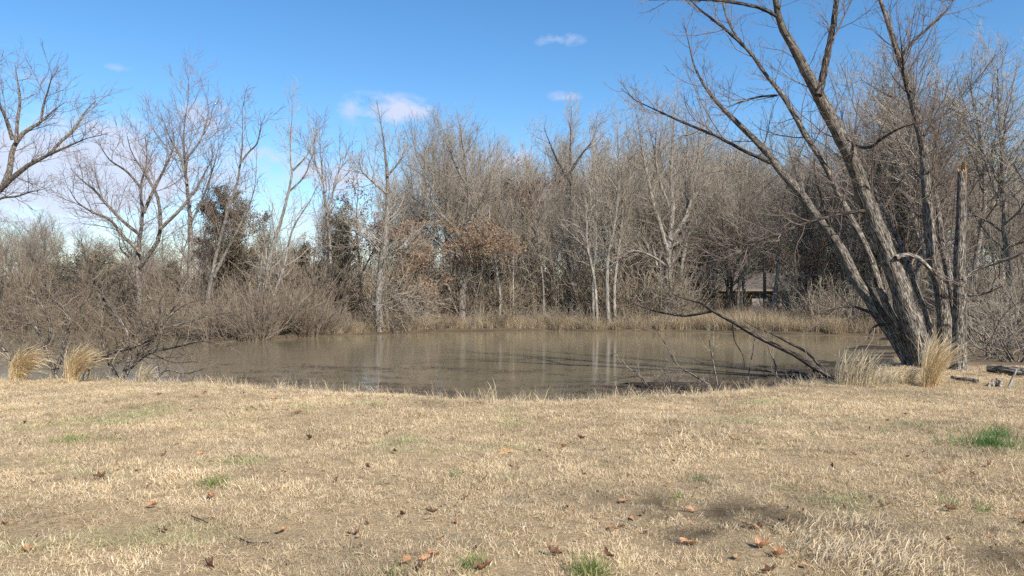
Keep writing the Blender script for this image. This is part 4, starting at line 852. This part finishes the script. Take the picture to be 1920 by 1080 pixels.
clump('pale_grass_clump', 'loose pale grass leaning right towards the tree stems', 1612, 722, 66, 120, 0.22, 0.9, M['palegrass'], 9)
clump('pale_grass_clump', 'short pale grass patch at the foot of the leaning tree', 1650, 722, 30, 160, 0.4, 0.9, M['palegrass'], 10)
for i, (u, v, h) in enumerate([(620, 742, 26), (735, 746, 22), (905, 757, 34), (925, 758, 44), (985, 757, 22), (1060, 757, 28), (500, 731, 20), (1120, 752, 26), (1245, 748, 22), (430, 727, 24), (350, 722, 18), (820, 752, 20)]):
    clump('grass_wisp', 'thin pale grass wisp standing up on the lawn lip', u, v, h, 9, 0.12, 0.8, M['palegrass'], 20 + i, (random.Random(i).uniform(-1, 1), 0), 0.005, 'grass wisps on the lawn lip')
# straw tussock in the foreground
for i, (u, v, h, n, R) in enumerate([(1560, 1040, 50, 260, .22), (1620, 1065, 60, 300, .25), (1680, 1030, 45, 220, .22), (1500, 1000, 36, 130, .16), (1590, 985, 36, 150, .2), (1720, 1075, 50, 200, .2)]):
    clump('dry_tussock', 'longer pale dry grass tussock lying in the mown lawn', u, v, h * 0.8, n * 2, R * 1.3, 1.25, M['hay'], 50 + i, (0.7, 0.25), 0.0032, 'dry tussocks in the mown lawn', 0.55)
# green tufts in the lawn
def at_ground(u, v):
    Y = 2240 / (v - HZ)
    for _ in range(4): x = (u - 960) / F * Y; Y = (CH - H1(x, Y)) * F / (v - HZ)
    return (u - 960) / F * Y, Y
for i, (u, v, R, h, n, mt, lab) in enumerate([
        (1856, 836, 0.40, 0.16, 1000, 'lushgreen', 'bright lush green grass tuft, largest green patch on the lawn'), (1870, 818, 0.22, 0.17, 300, 'lushgreen', 'upright green tuft behind the largest green patch'),
        (402, 908, 0.17, 0.10, 300, 'green', 'yellow-green grass tuft near an upturned curled leaf'), (140, 828, 0.34, 0.11, 420, 'green', 'broad faint yellow-green grass patch on the left lawn'), (215, 826, 0.2, 0.08, 80, 'green', 'thin yellowish grass patch adjoining the broad faint patch'),
        (856, 893, 0.05, 0.11, 50, 'lushgreen', 'single small upright green sprig in mid lawn'), (888, 1062, 0.09, 0.10, 220, 'green', 'compact green weed tuft beside a curled leaf'), (1104, 1074, 0.13, 0.13, 320, 'green', 'dense green grass tuft in the foreground straw'),
        (1308, 900, 0.12, 0.08, 80, 'lushgreen', 'small flat green tuft beside the dark thatch'), (1780, 948, 0.08, 0.11, 60, 'lushgreen', 'wispy green tuft above a dark curled leaf'), (1840, 958, 0.08, 0.09, 60, 'lushgreen', 'small green tuft right of the wispy tuft'),
        (1530, 814, 0.22, 0.06, 90, 'lushgreen', 'low green streak in the short straw'), (1660, 810, 0.3, 0.06, 120, 'lushgreen', 'long low green streak towards the tree foot'), (1130, 876, 0.14, 0.06, 70, 'green', 'faint green patch right of the clay mound'),
        (370, 758, 0.4, 0.06, 140, 'lushgreen', 'dull green patch near scattered leaves at the bank'), (480, 768, 0.3, 0.06, 100, 'lushgreen', 'dull green streak beside the leaf cluster'), (160, 785, 0.25, 0.07, 100, 'green', 'faint green patch above the broad yellow-green one'),
        (740, 1078, 0.12, 0.08, 100, 'green', 'green blades at the bottom by a large torn leaf'), (1270, 934, 0.07, 0.09, 50, 'green', 'small green tuft at the end of the dark thatch'), (1480, 918, 0.15, 0.06, 70, 'green', 'faint flat green patch in the right lawn')]):
    x, y = at_ground(u, v); rr = np.random.default_rng(600 + i)
    o = blades(n, R, h, 0.6, rr, 0.005, 5, 0.9, None, True).build('green_grass_tuft', M[mt]); o.location = (x, y, H1(x, y)); tag(o, lab, 'grass tuft')

# ------------------------------------------------------------------ fallen leaves
def leaf_mesh(seed, mat, curl=0.3):
    """irregular lobed dry leaf, cupped and folded along the midrib"""
    r = random.Random(seed); n = 26; ring = []; ph = r.uniform(0, 6); lob = r.choice((5, 7))
    for i in range(n):
        a = i / n * 6.283; q = 0.58 + 0.30 * max(0, math.cos(a * lob / 2 + ph * 0)) ** 2 + 0.14 * math.sin(2 * a + ph) + r.uniform(-.09, .09); ring.append((q * math.cos(a) * 0.55, q * math.sin(a) * 0.36))
    vv = [(0, 0, 0)]; ff = []; tw = r.uniform(-1, 1)
    for s in (0.33, 0.68, 1.0):
        for (a, b) in ring:
            x, y = a * s, b * s; vv.append((x, y * (1 - 0.25 * curl * s), curl * (abs(y) * 0.7 + 0.9 * y * y + 0.5 * x * x) + tw * 0.5 * x * y + 0.035 * r.uniform(-1, 1) * s + 0.03 * math.sin(11 * x + seed)))
    for i in range(n):
        j = (i + 1) % n; ff.append((0, 1 + i, 1 + j))
        for k in range(2): ff.append((1 + k * n + i, 1 + (k + 1) * n + i, 1 + (k + 1) * n + j, 1 + k * n + j))
    k = len(vv); vv += [(-0.4, -0.01, 0.01), (-0.4, 0.01, 0.01), (-0.75, 0.03, 0.06), (-0.75, 0.015, 0.06)]; ff.append((k, k + 1, k + 2, k + 3))
    me = pymesh('fallen_leaf', vv, ff, mat, True); at = me.attributes.new('var', 'FLOAT', 'POINT'); at.data.foreach_set('value', [min(1, max(0, r.gauss(0.5, 0.28))) for v in vv]); return me
LO = [leaf_mesh(i, M['leaf_fall'], 0.4 + 0.15 * i) for i in range(6)]; LD = [leaf_mesh(10 + i, M['leaf_dark'], 1.0 + 0.3 * i) for i in range(4)]
BIG = [(11, 983), (160, 992), (56, 1032), (310, 1027), (401, 976), (398, 936), (359, 772), (368, 746), (385, 738), (493, 751), (512, 751), (95, 795), (222, 883), (260, 886), (375, 855), (480, 888), (531, 999), (288, 952), (1170, 943), (907, 903), (857, 983), (797, 1053), (813, 1045), (788, 1070),
       (1187, 975), (1147, 995), (1252, 912), (1055, 842), (897, 758), (943, 818), (827, 1013), (1147, 800), (762, 1057), (1660, 950), (1913, 974), (1852, 876), (1822, 893), (1764, 888), (1421, 992), (1396, 988), (1291, 1024), (1428, 1029), (1509, 1064), (1292, 960), (1319, 839), (1375, 828), (1472, 976), (1459, 1045), (1378, 1048), (1607, 939), (1787, 1013)]
DRK = [(457, 740), (473, 769), (559, 777), (190, 899), (533, 890), (313, 999), (394, 1066), (74, 760), (49, 795), (311, 855), (299, 742), (1037, 1042), (873, 937), (1093, 893), (1065, 957), (810, 965), (755, 970), (1207, 968), (1163, 993), (1088, 825), (740, 850), (728, 815), (673, 1002), (907, 1070), (728, 753), (1140, 1047), (1778, 960), (1440, 1076), (630, 905), (690, 880), (1240, 780), (580, 825), (1700, 860), (1560, 880)]
MARKS = [(950, 848, 'near the orange clay mound'), (1860, 830, 'near the largest lush green patch'), (1350, 975, 'on the dark thatch'), (1600, 1030, 'by the pale dry tussocks'), (140, 828, 'near the broad yellow-green patch'), (402, 908, 'near the small yellow-green tuft'),
         (856, 893, 'near the upright green sprig'), (888, 1062, 'near the compact green weed tuft'), (420, 745, 'by the dull green patch at the bank'), (100, 1000, 'on plain straw below the broad yellow-green patch'), (1150, 960, 'at the edge of the dark thatch'), (920, 757, 'at the lip of the lawn'), (1800, 950, 'near the wispy green tuft'), (650, 850, 'on open lawn left of the clay mound')]
for lst, ms, nm, s0 in ((BIG, LO, 'dry orange-tan leaf lying', 0.105), (DRK, LD, 'curled dark brown leaf lying', 0.085)):
    for i, (u, v) in enumerate(lst):
        lab = nm + ' ' + min(MARKS, key=lambda m: (m[0] - u) ** 2 + 2.5 * (m[1] - v) ** 2)[2]
        x, y = at_ground(u, v); o = link('fallen_leaf', ms[i % len(ms)], None, (x, y, H1(x, y) + 0.022)); s = s0 * rg.uniform(0.6, 1.35)
        o.scale = (s, s * rg.uniform(.8, 1.1), s); o.rotation_euler = (rg.uniform(-.55, .25), rg.uniform(-.35, .35), rg.random() * 6.28); tag(o, lab, 'leaf', lab)

n = 1500; x, y = lawn_pts(n, 3.2, 14.5, 0.8); k = fbm(x * 1.2 + 60, y * 1.2 + 7, 4) > 0.47; x, y = x[k], y[k]; N = len(x)
LC = [bpy.data.objects.new('leaf_litter', q) for q in LD + LO[:2]]; zz = rng.random(N)
scatter('leaf_litter', 'small brown crumbs of broken leaves sunk in the lawn', 'leaf litter', np.stack([x, y, height(x, y) + 0.018], 1), np.stack([rng.normal(0, .5, N), rng.normal(0, .5, N), rng.random(N) * 6.28], 1), (0.02 + 0.035 * zz ** 2)[:, None] * np.ones(3), LC, 12)

# ------------------------------------------------------------------ logs, sticks and clay
def stick(name, label, cat, pts, r0, r1, mat, seed, k=8):
    rr = np.random.default_rng(seed); p = resample(np.array(pts, float), 10); b = p.mean(0); b[2] = p[:, 2].min()
    g = Geo(); g.tubes(p[None], np.linspace(r0, r1, 10)[None], k, rr, 0.15)
    e = np.array([p[0], p[0] + (p[0] - p[1]) * 0.001]); g.tubes(e[None], np.array([[r0, 0.001]]), k, rr); e = np.array([p[-1], p[-1] + (p[-1] - p[-2]) * 0.001]); g.tubes(e[None], np.array([[r1, 0.001]]), k, rr)
    o = g.build(name, mat, None, b); o.location = b; return tag(o, label, cat)
def gpt(u, v, dz=0.0):
    x, y = at_ground(u, v); return (x, y, H1(x, y) + dz)
stick('fallen_log', 'weathered grey log lying before the right-hand thicket', 'log', [gpt(1852, 700, .10), gpt(1885, 703, .10), gpt(1925, 707, .09), gpt(1985, 708, .09)], 0.075, 0.11, M['bush_bark'], 1)
stick('dead_stick', 'pale broken stick propped upright beside the log', 'stick', [gpt(1890, 729, .02), tuple(np.array(gpt(1890, 729)) + np.array([0.10, 0.05, 0.17])), tuple(np.array(gpt(1890, 729)) + np.array([0.21, 0.1, 0.33]))], 0.024, 0.017, M['bark_pale'], 2)
stick('dead_stick', 'grey stick on the ground right of the snag foot', 'stick', [gpt(1783, 711, .05), gpt(1805, 715, .04), gpt(1832, 719, .05)], 0.03, 0.04, M['bush_bark'], 3)
stick('dead_stick', 'short dark twig lying among curled leaves in the lawn', 'stick', [gpt(357, 968, .012), gpt(372, 976, .022), gpt(392, 982, .012)], 0.005, 0.003, M['bark_dark'], 4, 6)
stick('dead_stick', 'thin black twig on the dark thatch at the lower left', 'stick', [gpt(452, 1012, .012), gpt(475, 1022, .02), gpt(505, 1019, .012)], 0.005, 0.003, M['bark_dark'], 5, 6)
stick('dead_stick', 'pale straight twig on the dark thatch among orange leaves', 'stick', [gpt(1155, 984, .05), gpt(1178, 992, .05), gpt(1194, 999, .04)], 0.005, 0.004, M['bark_pale'], 6, 6)
def lump(name, label, cat, u, v, R, h, mat, seed):
    x, y = at_ground(u, v); rr = np.random.default_rng(seed); n, m = 28, 9; vv, ff = [(0, 0, h)], []
    for j in range(1, m):
        q = j / (m - 1)
        for i in range(n):
            a = i / n * 6.283; w = R * q * (1 + 0.25 * math.sin(3 * a + seed) + 0.12 * rr.normal()); vv.append((w * math.cos(a), w * math.sin(a) * .75, h * (1 - q * q) * (0.75 + 0.5 * rr.random()) - 0.02 * q))
    for i in range(n): ff.append((0, 1 + i, 1 + (i + 1) % n))
    for j in range(m - 2):
        for i in range(n): k = (i + 1) % n; ff.append((1 + j * n + i, 1 + (j + 1) * n + i, 1 + (j + 1) * n + k, 1 + j * n + k))
    o = link(name, pymesh(name, vv, ff, mat, False), None, (x, y, H1(x, y))); return tag(o, label, cat)
t = NT('orange_clay', 0.95, 0.1); w = t.noise(t.coord('Object'), 30, 5, 0.65); t.bump(w, 0.8, 0.02); t.color(t.ramp(w, [(0.3, (0.28, 0.175, 0.085)), (0.7, (0.52, 0.36, 0.19))]))
lump('clay_mound', 'small mound of crumbly orange clay in the lawn', 'mound', 950, 848, 0.15, 0.05, t.m, 3)
t = NT('rotten_wood', 0.9, 0.1); w = t.noise(t.coord('Object', (3, 3, 12)), 4, 5, 0.65); t.bump(w, 0.9, 0.03); t.color(t.ramp(w, [(0.35, (0.09, 0.06, 0.045)), (0.65, (0.5, 0.42, 0.33))]))
lump('rotten_wood_chunk', 'chunk of rotten pale wood on the grass before the log', 'wood', 1866, 724, 0.15, 0.13, t.m, 5)

# ------------------------------------------------------------------ the house behind the trees
YHS = 66.0; hx0, hx1 = (1290 - 960) / F * YHS, (1640 - 960) / F * YHS; hz = -0.25
house = thing('brick_house', 'low brick house with a long grey-brown roof half hidden by trees', 'house', ((hx0 + hx1) / 2, YHS, hz))
hw = (hx1 - hx0) / 2
t = NT('red_brick', 0.9, 0.1); bk = t.n('ShaderNodeTexBrick'); t.l(t.coord('Object', (1, 1, 1)), bk.inputs[0]); bk.inputs['Scale'].default_value = 5; bk.inputs[1].default_value = (0.16, 0.075, 0.055, 1); bk.inputs[2].default_value = (0.21, 0.10, 0.07, 1); bk.inputs[3].default_value = (0.25, 0.22, 0.2, 1); t.l(bk.outputs[0], t.b.inputs[0]); brick = t.m
t = NT('shingle_roof', 0.9, 0.1); w = t.noise(t.coord('Object', (1, 1, 1)), 12, 4); t.color(t.ramp(w, [(0.3, (0.085, 0.075, 0.065)), (0.7, (0.14, 0.12, 0.10))])); roofm = t.m
trim = NT('white_trim', 0.6, 0.3).color((0.7, 0.68, 0.63)); t = NT('window_glass', 0.05, 0.5); glass = t.color((0.015, 0.017, 0.02)); dark = NT('carport_shade', 0.9, 0.1).color((0.05, 0.04, 0.035))
op = [(-6.2, -2.6, 0.0, 2.15), (-1.2, -0.2, 0.75, 2.0), (-0.05, 0.95, 0.75, 2.0), (2.6, 3.6, 0.0, 2.1), (5.0, 6.2, 0.8, 2.0)]
WH = 2.4; xs = sorted({-hw, hw, *[a for o in op for a in o[:2]]})
for a, b in zip(xs[:-1], xs[1:]):
    o = next((q for q in op if q[0] <= a + 1e-6 and b <= q[1] + 1e-6), None)
    if o is None: box('wall', (a, b, 0, 0.25, -0.3, WH), brick, house)
    else:
        box('wall', (a, b, 0, 0.25, o[3], WH), brick, house)
        if o[2] > 0: box('wall', (a, b, 0, 0.25, -0.3, o[2]), brick, house)
box('wall', (-hw, -hw + .25, .25, 7.5, -0.3, WH), brick, house); box('wall', (hw - .25, hw, .25, 7.5, -0.3, WH), brick, house); box('wall', (-hw, hw, 7.5, 7.75, -0.3, WH), brick, house)
for i, (a, b, c0, c1) in enumerate(op):
    if i == 0: continue
    fr = box('door' if c0 == 0 else 'window', (a + .08, b - .08, .12, .16, c0 + .06, c1 - .08), trim if c0 == 0 else glass, house)
    for q in ((a, a + .08, .05, .2, c0, c1), (b - .08, b, .05, .2, c0, c1), (a + .08, b - .08, .05, .2, c1 - .08, c1)): box('frame', q, trim, fr)
rv = [(-hw - .5, -.6, WH), (hw + .5, -.6, WH), (hw + .5, 8.3, WH), (-hw - .5, 8.3, WH), (-hw + 2.2, 3.85, WH + 1.55), (hw - 2.2, 3.85, WH + 1.55)]
rf = link('roof', pymesh('roof', rv, [(0, 1, 5, 4), (1, 2, 5), (2, 3, 4, 5), (3, 0, 4), (3, 2, 1, 0)], roofm), house)
box('fascia', (-hw - .5, hw + .5, -.64, -.603, WH - .12, WH + .02), NT('brown_trim', 0.7, 0.2).color((0.22, 0.18, 0.14)), rf)
# ------------------------------------------------------------------ end
